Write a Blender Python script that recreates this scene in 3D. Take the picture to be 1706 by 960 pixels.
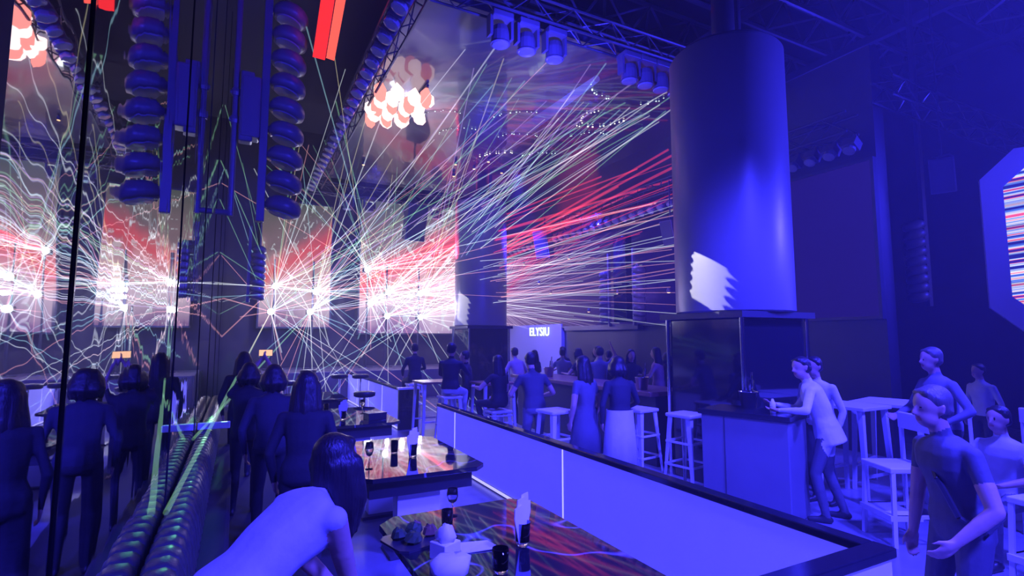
import bpy, bmesh, math, random
import numpy as np
from mathutils import Vector, Matrix, Quaternion
random.seed(7)
rr = random.Random(3)
PI = math.pi
D = bpy.data
SC = bpy.context.scene
COL = SC.collection
for o in list(D.objects): D.objects.remove(o)

# ------------------------------------------------------------------ camera
cam_d = D.cameras.new('camera'); cam = D.objects.new('camera', cam_d); COL.objects.link(cam)
cam_d.sensor_width = 36.0
cam_d.lens = 36.0 * 880 / 1706
cam_d.clip_start = 0.05
cam.location = (0, 0, 1.95)
cam.rotation_euler = (math.radians(90 + 5.3236), 0, math.radians(-27.394))
SC.camera = cam

# ------------------------------------------------------------------ world, lights, exposure
SC.view_settings.view_transform = 'Standard'
SC.view_settings.look = 'None'
SC.view_settings.gamma = 1.0
SC.view_settings.use_curve_mapping = False
SC.view_settings.exposure = 0.0
SC.cycles.transparent_max_bounces = 96
SC.cycles.max_bounces = 4
SC.cycles.use_adaptive_sampling = True
SC.cycles.adaptive_threshold = .03
W = D.worlds.new('club_dark'); SC.world = W; W.use_nodes = True
bg = W.node_tree.nodes['Background']; bg.inputs[0].default_value = (0.03, 0.012, 0.4, 1); bg.inputs[1].default_value = 0.12

BLUE = (0.038, 0.032, 1.0)
def look_quat(a, b): return (Vector(b) - Vector(a)).to_track_quat('-Z', 'Y')
def area_light(name, loc, aim, size, power, color=BLUE, spread=PI):
    l = D.lights.new(name, 'AREA'); l.shape = 'DISK'; l.size = size; l.energy = power; l.color = color; l.spread = spread
    o = D.objects.new(name, l); COL.objects.link(o); o.location = loc; o.rotation_mode = 'QUATERNION'; o.rotation_quaternion = look_quat(loc, aim)
    return o
def spot_light(name, loc, aim, angle, power, color=BLUE, blend=.5, size=.15):
    l = D.lights.new(name, 'SPOT'); l.energy = power; l.color = color; l.spot_size = math.radians(angle); l.spot_blend = blend; l.shadow_soft_size = size
    o = D.objects.new(name, l); COL.objects.link(o); o.location = loc; o.rotation_mode = 'QUATERNION'; o.rotation_quaternion = look_quat(loc, aim)
    return o
# blue wash lamps over booths, bar and dance floor, with added fills among them
spot_light('blue_wash_booths', (2.4, -1.8, 5.4), (2.5, 2.8, 0.4), 62, 8000, size=.3)
spot_light('blue_wash_bar', (11.5, 0.6, 5.2), (6.6, 4.4, 3.4), 85, 5600, size=.3, blend=1.0)
spot_light('blue_wash_walkway', (5.2, 0.4, 6.8), (4.9, 3.2, 0.0), 74, 9500, size=.3)
spot_light('blue_wash_aisle', (4.0, 8.6, 6.6), (3.6, 9.0, 0.0), 75, 3500, size=.2)
spot_light('blue_wash_crowd', (8.6, 12.2, 5.6), (8.0, 10.6, 0.0), 100, 1200, size=.2)
spot_light('blue_wash_right', (13.5, 1.0, 6.4), (10.5, 3.4, 2.4), 62, 1900, size=.2, blend=1.0)
spot_light('blue_roof_fill', (12.0, 7.6, 5.4), (9.5, 4.5, 8.6), 100, 500, size=.1, blend=1.0)  # added fill, lifts the roof trusses out of the haze
spot_light('blue_wash_lamps', (2.6, 2.0, 5.4), (.4, 9.2, 5.8), 44, 2200, size=.2)
spot_light('blue_ceiling_fill', (3.6, 5.4, 5.0), (5.6, 10.0, 7.0), 110, 1500, size=.1)  # added fill, tints the glossy ceiling blue
spot_light('blue_beam_sign', (6.6, 12.5, 6.6), (9.38, 16.2, 1.4), 34, 8000, size=.1)
spot_light('lavender_row_fill', (6.5, 7.2, 2.6), (9.0, 10.6, 5.1), 75, 500, (.30, .16, 1.0), size=.08)  # added lamp, brightens the wash light row above the side screen
spot_light('blue_stage_fill', (3.0, 13.2, 6.4), (2.6, 15.6, 0.4), 90, 1600, size=.1)  # added fill, makes the stage front bluer
# stage lights: white and pink from the far end, a green laser wash down the sofa
spot_light('stage_white', (2.2, 18.3, 3.3), (1.5, 9.0, 1.5), 120, 260, (0.62, 0.62, 1.0), size=.08)
spot_light('stage_white_right', (5.2, 18.3, 3.2), (8.0, 12.0, 3.6), 100, 260, (0.75, 0.55, 1.0), size=.08)
spot_light('stage_pink', (5.2, 17.0, 5.0), (9.0, 11.0, 6.5), 70, 1800, (1.0, 0.05, 0.12), size=.08)
spot_light('stage_green', (-.05, 12.4, 1.7), (-.3, 7.0, 0.8), 12, 170, (0.25, 1.0, 0.45), size=.05)
def point_light(name, loc, power, color=(.85, .92, 1.0), size=.06):
    l = D.lights.new(name, 'POINT'); l.energy = power; l.color = color; l.shadow_soft_size = size
    o = D.objects.new(name, l); COL.objects.link(o); o.location = loc
for q in ((1.03, 18.35, 3.5), (2.2, 18.35, 3.1), (4.7, 18.35, 3.1), (5.85, 18.35, 3.1)): point_light('laser_glow', q, 90, (.66, .64, 1.0))
def gobo_light(name, loc, aim, power, w, h, color=(1, .95, .9)):
    # added spot, masked so its light lays the notched white patch on a column
    o = spot_light(name, loc, aim, 22, power, color, .05, .01); l = o.data; l.use_nodes = True; nt = l.node_tree
    e = nt.nodes['Emission']; tc = nt.nodes.new('ShaderNodeTexCoord'); sx = nt.nodes.new('ShaderNodeSeparateXYZ'); nt.links.new(tc.outputs['Normal'], sx.inputs[0])
    def mt(op, a, b=0.0):
        x = nt.nodes.new('ShaderNodeMath'); x.operation = op
        for k, q in enumerate((a, b)):
            if isinstance(q, (int, float)): x.inputs[k].default_value = q
            else: nt.links.new(q, x.inputs[k])
        return x.outputs[0]
    u = mt('DIVIDE', sx.outputs[0], sx.outputs[2]); v = mt('DIVIDE', sx.outputs[1], sx.outputs[2])
    notch = mt('MULTIPLY', mt('ABSOLUTE', mt('SINE', mt('MULTIPLY', v, PI * 2.6 / h))), w * .22)
    m = mt('MULTIPLY', mt('LESS_THAN', mt('ADD', mt('ABSOLUTE', mt('ADD', u, mt('MULTIPLY', v, -.10))), notch), w), mt('LESS_THAN', mt('ABSOLUTE', v), h))
    nt.links.new(m, e.inputs['Strength'])
gobo_light('column_patch_spot', (2.0, 6.9, 6.3), (5.47, 5.02, 2.72), 5200, .036, .046)
gobo_light('column_patch_spot', (2.0, 15.6, 6.3), (5.76, 14.33, 2.82), 4200, .035, .06)

# ------------------------------------------------------------------ materials
def rgba(c): return (c[0], c[1], c[2], 1)
def mat(name, color, rough=.6, metal=0, spec=.5, noise=0, nscale=8, bump=0, bscale=40, coat=0, trans=0, emis=None, estr=0, alpha=1):
    m = D.materials.new(name); m.use_nodes = True
    nt = m.node_tree; b = nt.nodes['Principled BSDF']
    b.inputs['Base Color'].default_value = rgba(color); b.inputs['Roughness'].default_value = rough
    b.inputs['Metallic'].default_value = metal; b.inputs['Specular IOR Level'].default_value = spec
    b.inputs['Coat Weight'].default_value = coat; b.inputs['Transmission Weight'].default_value = trans
    tc = nt.nodes.new('ShaderNodeTexCoord')
    if noise:
        n = nt.nodes.new('ShaderNodeTexNoise'); n.inputs['Scale'].default_value = nscale; n.inputs['Detail'].default_value = 4
        r = nt.nodes.new('ShaderNodeMixRGB'); r.blend_type = 'MULTIPLY'; r.inputs[0].default_value = noise
        r.inputs[1].default_value = rgba(color)
        nt.links.new(tc.outputs['Object'], n.inputs['Vector']); nt.links.new(n.outputs['Fac'], r.inputs[2]); nt.links.new(r.outputs[0], b.inputs['Base Color'])
    if bump:
        n2 = nt.nodes.new('ShaderNodeTexNoise'); n2.inputs['Scale'].default_value = bscale; n2.inputs['Detail'].default_value = 3
        bp = nt.nodes.new('ShaderNodeBump'); bp.inputs['Strength'].default_value = bump; bp.inputs['Distance'].default_value = .02
        nt.links.new(tc.outputs['Object'], n2.inputs['Vector']); nt.links.new(n2.outputs['Fac'], bp.inputs['Height']); nt.links.new(bp.outputs[0], b.inputs['Normal'])
    if emis:
        b.inputs['Emission Color'].default_value = rgba(emis); b.inputs['Emission Strength'].default_value = estr
    return m
def glow(name, color, strength):
    m = D.materials.new(name); m.use_nodes = True; nt = m.node_tree; nt.nodes.clear()
    e = nt.nodes.new('ShaderNodeEmission'); e.inputs[0].default_value = rgba(color); e.inputs[1].default_value = strength
    o = nt.nodes.new('ShaderNodeOutputMaterial'); nt.links.new(e.outputs[0], o.inputs[0]); return m
def beam_mat(name, color, strength, k=1.6, floor=.3):
    # light scattered by the haze along a beam: adds to what lies behind it, fades with length
    m = D.materials.new(name); m.use_nodes = True; nt = m.node_tree; nt.nodes.clear()
    tc = nt.nodes.new('ShaderNodeTexCoord'); sx = nt.nodes.new('ShaderNodeSeparateXYZ'); nt.links.new(tc.outputs['Generated'], sx.inputs[0])
    iv = nt.nodes.new('ShaderNodeMath'); iv.operation = 'SUBTRACT'; iv.inputs[0].default_value = 1; nt.links.new(sx.outputs['Z'], iv.inputs[1])
    pw = nt.nodes.new('ShaderNodeMath'); pw.operation = 'POWER'; pw.inputs[1].default_value = k; nt.links.new(iv.outputs[0], pw.inputs[0])
    ma = nt.nodes.new('ShaderNodeMath'); ma.operation = 'MULTIPLY_ADD'; ma.inputs[1].default_value = strength * (1 - floor); ma.inputs[2].default_value = strength * floor
    nt.links.new(pw.outputs[0], ma.inputs[0])
    e = nt.nodes.new('ShaderNodeEmission'); e.inputs[0].default_value = rgba(color); nt.links.new(ma.outputs[0], e.inputs[1])
    t = nt.nodes.new('ShaderNodeBsdfTransparent'); a = nt.nodes.new('ShaderNodeAddShader')
    nt.links.new(e.outputs[0], a.inputs[0]); nt.links.new(t.outputs[0], a.inputs[1])
    o = nt.nodes.new('ShaderNodeOutputMaterial'); nt.links.new(a.outputs[0], o.inputs[0]); return m

M = {}
M['floor'] = mat('floor_stone', (.30, .30, .34), .22, noise=.5, nscale=3)
M['wall_dark'] = mat('wall_dark_paint', (.05, .045, .06), .5, noise=.4, nscale=2)
M['ceiling_black'] = mat('ceiling_black_paint', (.03, .028, .04), .8)
M['steel_dark'] = mat('dark_painted_steel', (.10, .09, .12), .45, metal=.3)
M['black_metal'] = mat('black_metal', (.06, .06, .075), .35, metal=.2)
M['black_gloss'] = mat('black_gloss', (.012, .012, .016), .08, spec=.6, coat=.5)
M['lamp_body'] = mat('lamp_body_black', (.11, .10, .13), .4)
M['lens'] = mat('lamp_lens', (.25, .25, .3), .08, spec=.8)
M['chrome'] = mat('chrome', (.8, .8, .85), .12, metal=1)
M['column'] = mat('column_grey_laminate', (.22, .22, .25), .38, noise=.15, nscale=2)
M['wall_panel'] = mat('frosted_white_panel', (.80, .80, .84), .35, noise=.12, nscale=3)
M['lit_panel'] = mat('backlit_acrylic_panel', (.80, .80, .84), .35, noise=.12, nscale=3, emis=(.07, .06, 1.0), estr=.62)
M['ledge'] = mat('black_marble_ledge', (.02, .02, .025), .12, noise=.4, nscale=14)
M['stool_white'] = mat('white_powder_coat', (.62, .62, .66), .4)
M['stool_cushion'] = mat('black_vinyl', (.03, .03, .035), .45)
M['white_cloth'] = mat('white_paper', (.8, .8, .82), .8)
M['marble'] = None
M['wood'] = mat('reddish_wood', (.30, .14, .10), .3, noise=.5, nscale=9)
M['sofa'] = mat('dark_leather', (.07, .075, .06), .32, noise=.3, nscale=18, bump=.15, bscale=60)
M['glass'] = mat('clear_glass', (.9, .9, .95), .03, trans=1)
M['amber'] = mat('amber_drink', (.5, .22, .05), .1, trans=.6)
M['green_food'] = mat('salad_green', (.05, .10, .03), .6, noise=.6, nscale=30)
M['plastic_black'] = mat('black_plastic', (.03, .03, .035), .4)
M['brown'] = mat('brown_food', (.25, .12, .06), .6, noise=.5, nscale=25)
M['star'] = glow('laser_aperture_glow', (.92, .97, 1.0), 14)
M['led_white'] = glow('led_strip_blue_white', (.28, .26, 1.0), 2.2)
M['pin'] = glow('ceiling_glint', (.75, 1.0, .95), 1.6)
M['glint_warm'] = glow('ceiling_glint_warm', (1.0, .95, .8), 2.2)
M['phone'] = glow('phone_screen', (1.0, .55, .35), 1.2)
M['red_led'] = glow('red_indicator', (1.0, .08, .06), 2.0)
M['amber_led'] = glow('warm_spot', (1.0, .6, .3), 2.0)
M['sign'] = glow('sign_letters', (.75, .9, 1.0), 2.2)
M['red_panel'] = glow('red_lit_banner', (1.0, .03, .035), 1.15)
M['red_panel2'] = glow('red_lit_banner_bright', (1.0, .10, .07), 1.5)
M['pink_blade'] = glow('pink_reflection_glow', (1.0, .30, .26), 1.5)
M['white_blade'] = glow('white_reflection_glow', (1.0, .70, .66), 2.2)

def marble():
    m = mat('black_marble_top', (.012, .012, .016), .035, spec=.6, coat=.3); nt = m.node_tree; b = nt.nodes['Principled BSDF']
    tc = nt.nodes.new('ShaderNodeTexCoord'); n = nt.nodes.new('ShaderNodeTexNoise'); n.inputs['Scale'].default_value = .9; n.inputs['Detail'].default_value = 2.5
    ab = nt.nodes.new('ShaderNodeMath'); ab.operation = 'SUBTRACT'; ab.inputs[1].default_value = .5
    a2 = nt.nodes.new('ShaderNodeMath'); a2.operation = 'ABSOLUTE'
    rp = nt.nodes.new('ShaderNodeValToRGB'); rp.color_ramp.elements[0].color = (.22, .22, .25, 1); rp.color_ramp.elements[0].position = 0.0
    rp.color_ramp.elements[1].color = (.012, .012, .016, 1); rp.color_ramp.elements[1].position = .007
    nt.links.new(tc.outputs['Object'], n.inputs['Vector']); nt.links.new(n.outputs['Fac'], ab.inputs[0]); nt.links.new(ab.outputs[0], a2.inputs[0])
    nt.links.new(a2.outputs[0], rp.inputs[0]); nt.links.new(rp.outputs[0], b.inputs['Base Color']); return m
M['marble'] = marble()

def mirror():
    m = D.materials.new('wavy_mirror'); m.use_nodes = True; nt = m.node_tree; b = nt.nodes['Principled BSDF']
    b.inputs['Base Color'].default_value = (.72, .72, .78, 1); b.inputs['Metallic'].default_value = 1; b.inputs['Roughness'].default_value = .015
    tc = nt.nodes.new('ShaderNodeTexCoord'); mp = nt.nodes.new('ShaderNodeMapping'); mp.inputs['Scale'].default_value = (1, 1.0, .55)
    n = nt.nodes.new('ShaderNodeTexNoise'); n.inputs['Scale'].default_value = 3.2; n.inputs['Detail'].default_value = 1.5
    bp = nt.nodes.new('ShaderNodeBump'); bp.inputs['Strength'].default_value = .055; bp.inputs['Distance'].default_value = .03
    nt.links.new(tc.outputs['Object'], mp.inputs[0]); nt.links.new(mp.outputs[0], n.inputs['Vector']); nt.links.new(n.outputs['Fac'], bp.inputs['Height'])
    nt.links.new(bp.outputs[0], b.inputs['Normal']); return m
M['mirror'] = mirror()

def slab_mat():
    m = D.materials.new('glossy_film_ceiling'); m.use_nodes = True; nt = m.node_tree; b = nt.nodes['Principled BSDF']
    b.inputs['Base Color'].default_value = (.035, .035, .075, 1); b.inputs['Roughness'].default_value = .35; b.inputs['Specular IOR Level'].default_value = .5
    b.inputs['Coat Weight'].default_value = 1; b.inputs['Coat Roughness'].default_value = .05; b.inputs['Coat IOR'].default_value = 1.65
    tc = nt.nodes.new('ShaderNodeTexCoord'); n = nt.nodes.new('ShaderNodeTexNoise'); n.inputs['Scale'].default_value = .8; n.inputs['Detail'].default_value = 2
    bp = nt.nodes.new('ShaderNodeBump'); bp.inputs['Strength'].default_value = .12; bp.inputs['Distance'].default_value = .1
    nt.links.new(tc.outputs['Object'], n.inputs['Vector']); nt.links.new(n.outputs['Fac'], bp.inputs['Height']); nt.links.new(bp.outputs[0], b.inputs['Normal']); nt.links.new(bp.outputs[0], b.inputs['Coat Normal'])
    return m
M['slab'] = slab_mat()

class G:  # tiny node-graph helper
    def __init__(s, name):
        s.m = D.materials.new(name); s.m.use_nodes = True; s.nt = s.m.node_tree; s.nt.nodes.clear()
    def n(s, t): return s.nt.nodes.new(t)
    def l(s, a, b):
        if isinstance(a, (int, float)): b.default_value = a
        else: s.nt.links.new(a, b)
    def math(s, op, a, b=0, c=0, clamp=False):
        x = s.n('ShaderNodeMath'); x.operation = op; x.use_clamp = clamp
        s.l(a, x.inputs[0]); s.l(b, x.inputs[1]); s.l(c, x.inputs[2]); return x.outputs[0]
    def noise1(s, w, scale, detail=2):
        x = s.n('ShaderNodeTexNoise'); x.noise_dimensions = '1D'; s.l(w, x.inputs['W']); x.inputs['Scale'].default_value = scale; x.inputs['Detail'].default_value = detail; return x.outputs['Fac']
    def noise(s, v, scale, detail=2, dist=0):
        x = s.n('ShaderNodeTexNoise'); s.l(v, x.inputs['Vector']); x.inputs['Scale'].default_value = scale; x.inputs['Detail'].default_value = detail; x.inputs['Distortion'].default_value = dist; return x.outputs['Fac']
    def ramp(s, f, pts):
        x = s.n('ShaderNodeValToRGB'); s.l(f, x.inputs[0]); e = x.color_ramp.elements
        while len(e) < len(pts): e.new(.5)
        for k, (p, c) in enumerate(pts): e[k].position = p; e[k].color = rgba(c)
        return x.outputs[0]
    def mix(s, f, a, b, mode='MIX'):
        x = s.n('ShaderNodeMixRGB'); x.blend_type = mode; s.l(f, x.inputs[0])
        for k, q in ((1, a), (2, b)):
            if isinstance(q, tuple): x.inputs[k].default_value = rgba(q)
            else: s.l(q, x.inputs[k])
        return x.outputs[0]
    def emit(s, c, st):
        e = s.n('ShaderNodeEmission')
        if isinstance(c, tuple): e.inputs[0].default_value = rgba(c)
        else: s.l(c, e.inputs[0])
        s.l(st, e.inputs[1]); o = s.n('ShaderNodeOutputMaterial'); s.l(e.outputs[0], o.inputs[0]); return s.m
    def gen(s):
        t = s.n('ShaderNodeTexCoord'); x = s.n('ShaderNodeSeparateXYZ'); s.l(t.outputs['Generated'], x.inputs[0]); return t.outputs['Generated'], x.outputs

def led_front(name, red_hi, strength):
    g = G(name); v, (x, y, z) = g.gen()
    n = g.noise(v, 2.2, 4, .8)
    d = g.math('SUBTRACT', z, g.math('MULTIPLY_ADD', x, .34, .36))     # a diagonal band of red
    band = g.math('SUBTRACT', 1, g.math('MULTIPLY', g.math('ABSOLUTE', g.math('ADD', d, g.math('MULTIPLY_ADD', n, .3, -.15))), 6.0), clamp=True)
    base = g.ramp(g.math('ADD', z, g.math('MULTIPLY_ADD', n, .5, -.25)), [(0, (.30, .16, .38)), (.22, (.85, .66, .80)), (.42, (.80, .48, .52)), (.64, (.26, .17, .20)), (1, (.10, .11, .10))])
    c = g.mix(g.math('MULTIPLY', band, red_hi, clamp=True), base, (1.0, .07, .09))
    n2 = g.noise(v, 9, 2, 2.0)
    c = g.mix(g.math('MULTIPLY', g.math('GREATER_THAN', n2, .62), .5), c, (.85, .95, 1.0))
    return g.emit(c, strength)
M['led_center'] = led_front('stage_screen_pattern', .9, .95)
M['led_left'] = led_front('stage_screen_left_pattern', .8, .75)
def led_side():  # screen pattern with stage light streaks and purple haze light painted in
    g = G('side_screen_pattern_and_haze'); v, (x, y, z) = g.gen()
    dy = g.math('SUBTRACT', 1.03, y); dz = g.math('SUBTRACT', z, .36)
    ang = g.math('ARCTAN2', dz, g.math('MULTIPLY', dy, 3.6))
    lines = g.math('GREATER_THAN', g.noise1(ang, 60, 3), .56)
    fall = g.math('POWER', g.math('SUBTRACT', 1, g.math('MULTIPLY', dy, 1.55), clamp=True), 1.3)
    redf = g.math('SUBTRACT', 1, g.math('MULTIPLY', g.math('ABSOLUTE', g.math('SUBTRACT', ang, .62)), 2.6), clamp=True)
    col = g.mix(redf, (.85, .62, .9), (1.0, .05, .12))
    col = g.mix(g.math('MULTIPLY_ADD', lines, .8, .2), (.12, .03, .12), col)
    c = g.mix(fall, (.012, .006, .075), col)
    n = g.noise(v, 3, 3)
    c = g.mix(g.math('MULTIPLY', n, .3), c, (.014, .006, .09))
    return g.emit(c, 1.0)
M['led_side'] = led_side()
def led_oct():
    g = G('octagon_screen_pattern'); v, (x, y, z) = g.gen()
    w = g.math('ADD', g.math('MULTIPLY', z, 1.0), g.math('MULTIPLY', g.math('ADD', x, y), .08))
    a = g.noise1(w, 26, 2); b = g.noise1(g.math('ADD', w, 7.3), 14, 1)
    c = g.ramp(a, [(.36, (.02, .02, .25)), (.45, (.1, .25, 1)), (.52, (.9, .9, 1)), (.60, (1, .10, .12)), (.7, (.05, .02, .3))])
    return g.emit(c, g.math('MULTIPLY_ADD', b, 1.6, .1))
M['led_oct'] = led_oct()

# ------------------------------------------------------------------ mesh helpers
class MB:
    def __init__(s): s.v = []; s.f = []
    def add(s, vs, fs):
        k = len(s.v); s.v += [tuple(q) for q in vs]; s.f += [tuple(i + k for i in q) for q in fs]; return s
    def box(s, c, size, rot=None):
        vs = [Vector((x * size[0] / 2, y * size[1] / 2, z * size[2] / 2)) for x in (-1, 1) for y in (-1, 1) for z in (-1, 1)]
        if rot is not None: vs = [rot @ q for q in vs]
        vs = [q + Vector(c) for q in vs]
        return s.add(vs, [(0, 1, 3, 2), (4, 6, 7, 5), (0, 4, 5, 1), (2, 3, 7, 6), (0, 2, 6, 4), (1, 5, 7, 3)])
    def span(s, a, b): return s.box([(a[i] + b[i]) / 2 for i in range(3)], [abs(b[i] - a[i]) for i in range(3)])
    def cyl(s, a, b, r0, r1=None, n=12, caps=True):
        a = Vector(a); b = Vector(b); r1 = r0 if r1 is None else r1
        q = (b - a).to_track_quat('Z', 'Y'); vs = []
        for (p, r) in ((a, r0), (b, r1)):
            for k in range(n): vs.append(p + q @ Vector((r * math.cos(2 * PI * k / n), r * math.sin(2 * PI * k / n), 0)))
        fs = [(k, (k + 1) % n, n + (k + 1) % n, n + k) for k in range(n)]
        if caps: fs += [tuple(range(n - 1, -1, -1)), tuple(range(n, 2 * n))]
        return s.add(vs, fs)
    def lathe(s, prof, n=20, origin=(0, 0, 0), q=None):
        vs = []; o = Vector(origin)
        for (r, z) in prof:
            for k in range(n):
                p = Vector((r * math.cos(2 * PI * k / n), r * math.sin(2 * PI * k / n), z))
                vs.append(o + (q @ p if q is not None else p))
        fs = []
        for j in range(len(prof) - 1):
            for k in range(n): fs.append((j * n + k, j * n + (k + 1) % n, (j + 1) * n + (k + 1) % n, (j + 1) * n + k))
        fs += [tuple(range(n - 1, -1, -1)), tuple(range((len(prof) - 1) * n, len(prof) * n))]
        return s.add(vs, fs)
    def prism(s, pts, z0, z1):
        n = len(pts); vs = [(x, y, z0) for x, y in pts] + [(x, y, z1) for x, y in pts]
        fs = [tuple(range(n - 1, -1, -1)), tuple(range(n, 2 * n))] + [(k, (k + 1) % n, n + (k + 1) % n, n + k) for k in range(n)]
        return s.add(vs, fs)
    def mesh(s, name, m=None, smooth=False):
        me = D.meshes.new(name); me.from_pydata(s.v, [], s.f); me.update()
        bm = bmesh.new(); bm.from_mesh(me); bmesh.ops.recalc_face_normals(bm, faces=bm.faces); bm.to_mesh(me); bm.free()
        if m is not None: me.materials.append(M[m] if isinstance(m, str) else m)
        if smooth: me.shade_smooth()
        return me
    def build(s, name, m, parent=None, bevel=0, smooth=False, loc=None):
        o = D.objects.new(name, s.mesh(name, m, smooth)); COL.objects.link(o)
        if parent is not None: o.parent = parent
        if loc is not None: o.location = loc
        if bevel:
            b = o.modifiers.new('bevel', 'BEVEL'); b.width = bevel; b.segments = 2; b.limit_method = 'ANGLE'
        return o
def tag(o, label=None, cat=None, group=None, kind=None):
    if label: o['label'] = label
    if cat: o['category'] = cat
    if group: o['group'] = group
    if kind: o['kind'] = kind
    return o
def thing(name, label, cat, loc=(0, 0, 0), rz=0, group=None):
    o = D.objects.new(name, None); COL.objects.link(o); o.location = loc; o.rotation_euler = (0, 0, rz); o.empty_display_size = .1
    return tag(o, label, cat, group)
def inst(name, me, parent=None, loc=(0, 0, 0), rot=None, scale=None):
    o = D.objects.new(name, me); COL.objects.link(o); o.location = loc
    if parent is not None: o.parent = parent
    if rot is not None:
        if isinstance(rot, Quaternion): o.rotation_mode = 'QUATERNION'; o.rotation_quaternion = rot
        else: o.rotation_euler = rot
    if scale is not None: o.scale = scale
    return o
def copy_tree(o, parent=None):
    c = o.copy(); COL.objects.link(c); c.parent = parent
    for ch in [q for q in D.objects if q.parent == o]: copy_tree(ch, c)
    return c
def dup(o, loc, rz=0, label=None, group=None):
    c = copy_tree(o); c.location = loc; c.rotation_euler = (0, 0, rz)
    if label: c['label'] = label
    if group: c['group'] = group
    return c
def struct(name, mb, m, parent=None, **k):
    o = mb.build(name, m, parent, **k)
    if parent is None: o['kind'] = 'structure'
    return o

# ------------------------------------------------------------------ the setting
struct('floor', MB().span((-2, -5, -.2), (16, 21, 0)), 'floor')
struct('ceiling', MB().span((-2, -5, 9.4), (16, 21, 9.6)), 'ceiling_black')
struct('wall_far', MB().span((-2, 20, 0), (16, 20.3, 9.4)), 'wall_dark')
struct('wall_right', MB().span((15, -5, 0), (15.3, 20, 9.4)), 'wall_dark')
struct('wall_rear', MB().span((-2, -5.3, 0), (16, -5, 9.4)), 'wall_dark')
wl = struct('wall_left', MB().span((-.7, -5, 0), (-.44, 20, 9.4)), 'wall_dark')
ys = [1.22, 1.80, 4.54, 7.3, 10.05, 12.8, 15.6, 18.4]
for a, b in zip(ys[:-1], ys[1:]):
    MB().span((-.44, a + .006, .02), (-.40, b - .006, 9.2)).build('mirror_panel', 'mirror', wl)
for y in ys[1:-1]:
    MB().span((-.44, y - .006, .02), (-.394, y + .006, 9.2)).build('joint_strip', 'black_gloss', wl)
MB().span((-.44, -5, .0), (-.385, 1.22, 9.3)).build('end_post', mat('dark_post', (.03, .03, .035), .7, spec=.2), wl)
struct('trim_3', MB().span((-.38, -4.9, 0), (.85, 16.9, .012)), mat('shade_floor_sheet', (.02, .02, .025), .9))  # added sheet, darkens the floor by the sofa in place of shade
# glossy stretched ceiling over the dance floor
struct('trim_1', MB().span((2.15, 7.1, 7.0), (9.6, 17.2, 7.12)), 'slab')
# wall under the side screen, with the lit panel that carries the sign
ws = struct('wall_side', MB().span((9.5, 4.9, 0), (9.8, 20, 7.0)), 'wall_dark')
MB().span((9.38, 14.6, 0.02), (9.5, 18.9, 2.38)).build('wall_cladding', mat('sign_wall_paint', (.30, .30, .36), .5), ws)
MB().span((9.3, 10.8, 2.16), (9.5, 14.3, 2.3)).build('ledge', 'steel_dark', ws)
# stage platform
struct('trim_2', MB().span((.2, 17.0, 0), (8.6, 20, .9)), mat('stage_front', (.12, .10, .16), .4), bevel=.02)

# thin haze that fills the hall
def haze():
    m = D.materials.new('club_haze'); m.use_nodes = True; nt = m.node_tree; nt.nodes.clear()
    v = nt.nodes.new('ShaderNodeVolumeScatter'); v.inputs['Color'].default_value = (.9, .9, 1, 1); v.inputs['Density'].default_value = HAZE; v.inputs['Anisotropy'].default_value = .2
    o = nt.nodes.new('ShaderNodeOutputMaterial'); nt.links.new(v.outputs[0], o.inputs['Volume'])
    h = MB().span((-.36, -4.9, .01), (14.9, 19.3, 9.3)).build('haze', m); tag(h, 'thin stage haze filling the whole hall', 'haze', kind='stuff')
HAZE = .0065
haze()

# ------------------------------------------------------------------ screens
def screen(name, label, a, b, m, frame=.05, axis='Y'):
    t = thing(name, label, 'screen', ((a[0] + b[0]) / 2, (a[1] + b[1]) / 2, a[2]))
    L = t.location
    def loc(p): return (p[0] - L[0], p[1] - L[1], p[2] - L[2])
    MB().span(loc(a), loc(b)).build('display', m, t)
    if axis == 'Y':
        for (p, q) in (((a[0] - frame, a[1] - .03, a[2] - frame), (a[0], b[1], b[2] + frame)), ((b[0], a[1] - .03, a[2] - frame), (b[0] + frame, b[1], b[2] + frame)),
                       ((a[0], a[1] - .03, b[2]), (b[0], b[1], b[2] + frame)), ((a[0], a[1] - .03, a[2] - frame), (b[0], b[1], a[2]))):
            MB().span(loc(p), loc(q)).build('frame', 'black_metal', t)
    else:
        for (p, q) in (((a[0] - .03, a[1] - frame, a[2] - frame), (b[0], a[1], b[2] + frame)), ((a[0] - .03, b[1], a[2] - frame), (b[0], b[1] + frame, b[2] + frame)),
                       ((a[0] - .03, a[1], b[2]), (b[0], b[1], b[2] + frame)), ((a[0] - .03, a[1], a[2] - frame), (b[0], b[1], a[2]))):
            MB().span(loc(p), loc(q)).build('frame', 'black_metal', t)
    return t
screen('stage_screen', 'wide glowing pink and white stage screen at the far end, behind the laser fans', (3.87, 19.5, 2.1), (7.75, 20.0, 7.0), 'led_center')
screen('stage_screen', 'narrow glowing stage screen at the far end beside the mirror wall', (.6, 19.5, 2.3), (2.85, 20.0, 6.6), 'led_left')
screen('side_screen', 'long purple screen wall along the right side of the dance floor with red streaks', (9.42, 4.95, 2.3), (9.5, 19.2, 4.95), 'led_side', axis='X')
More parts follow.
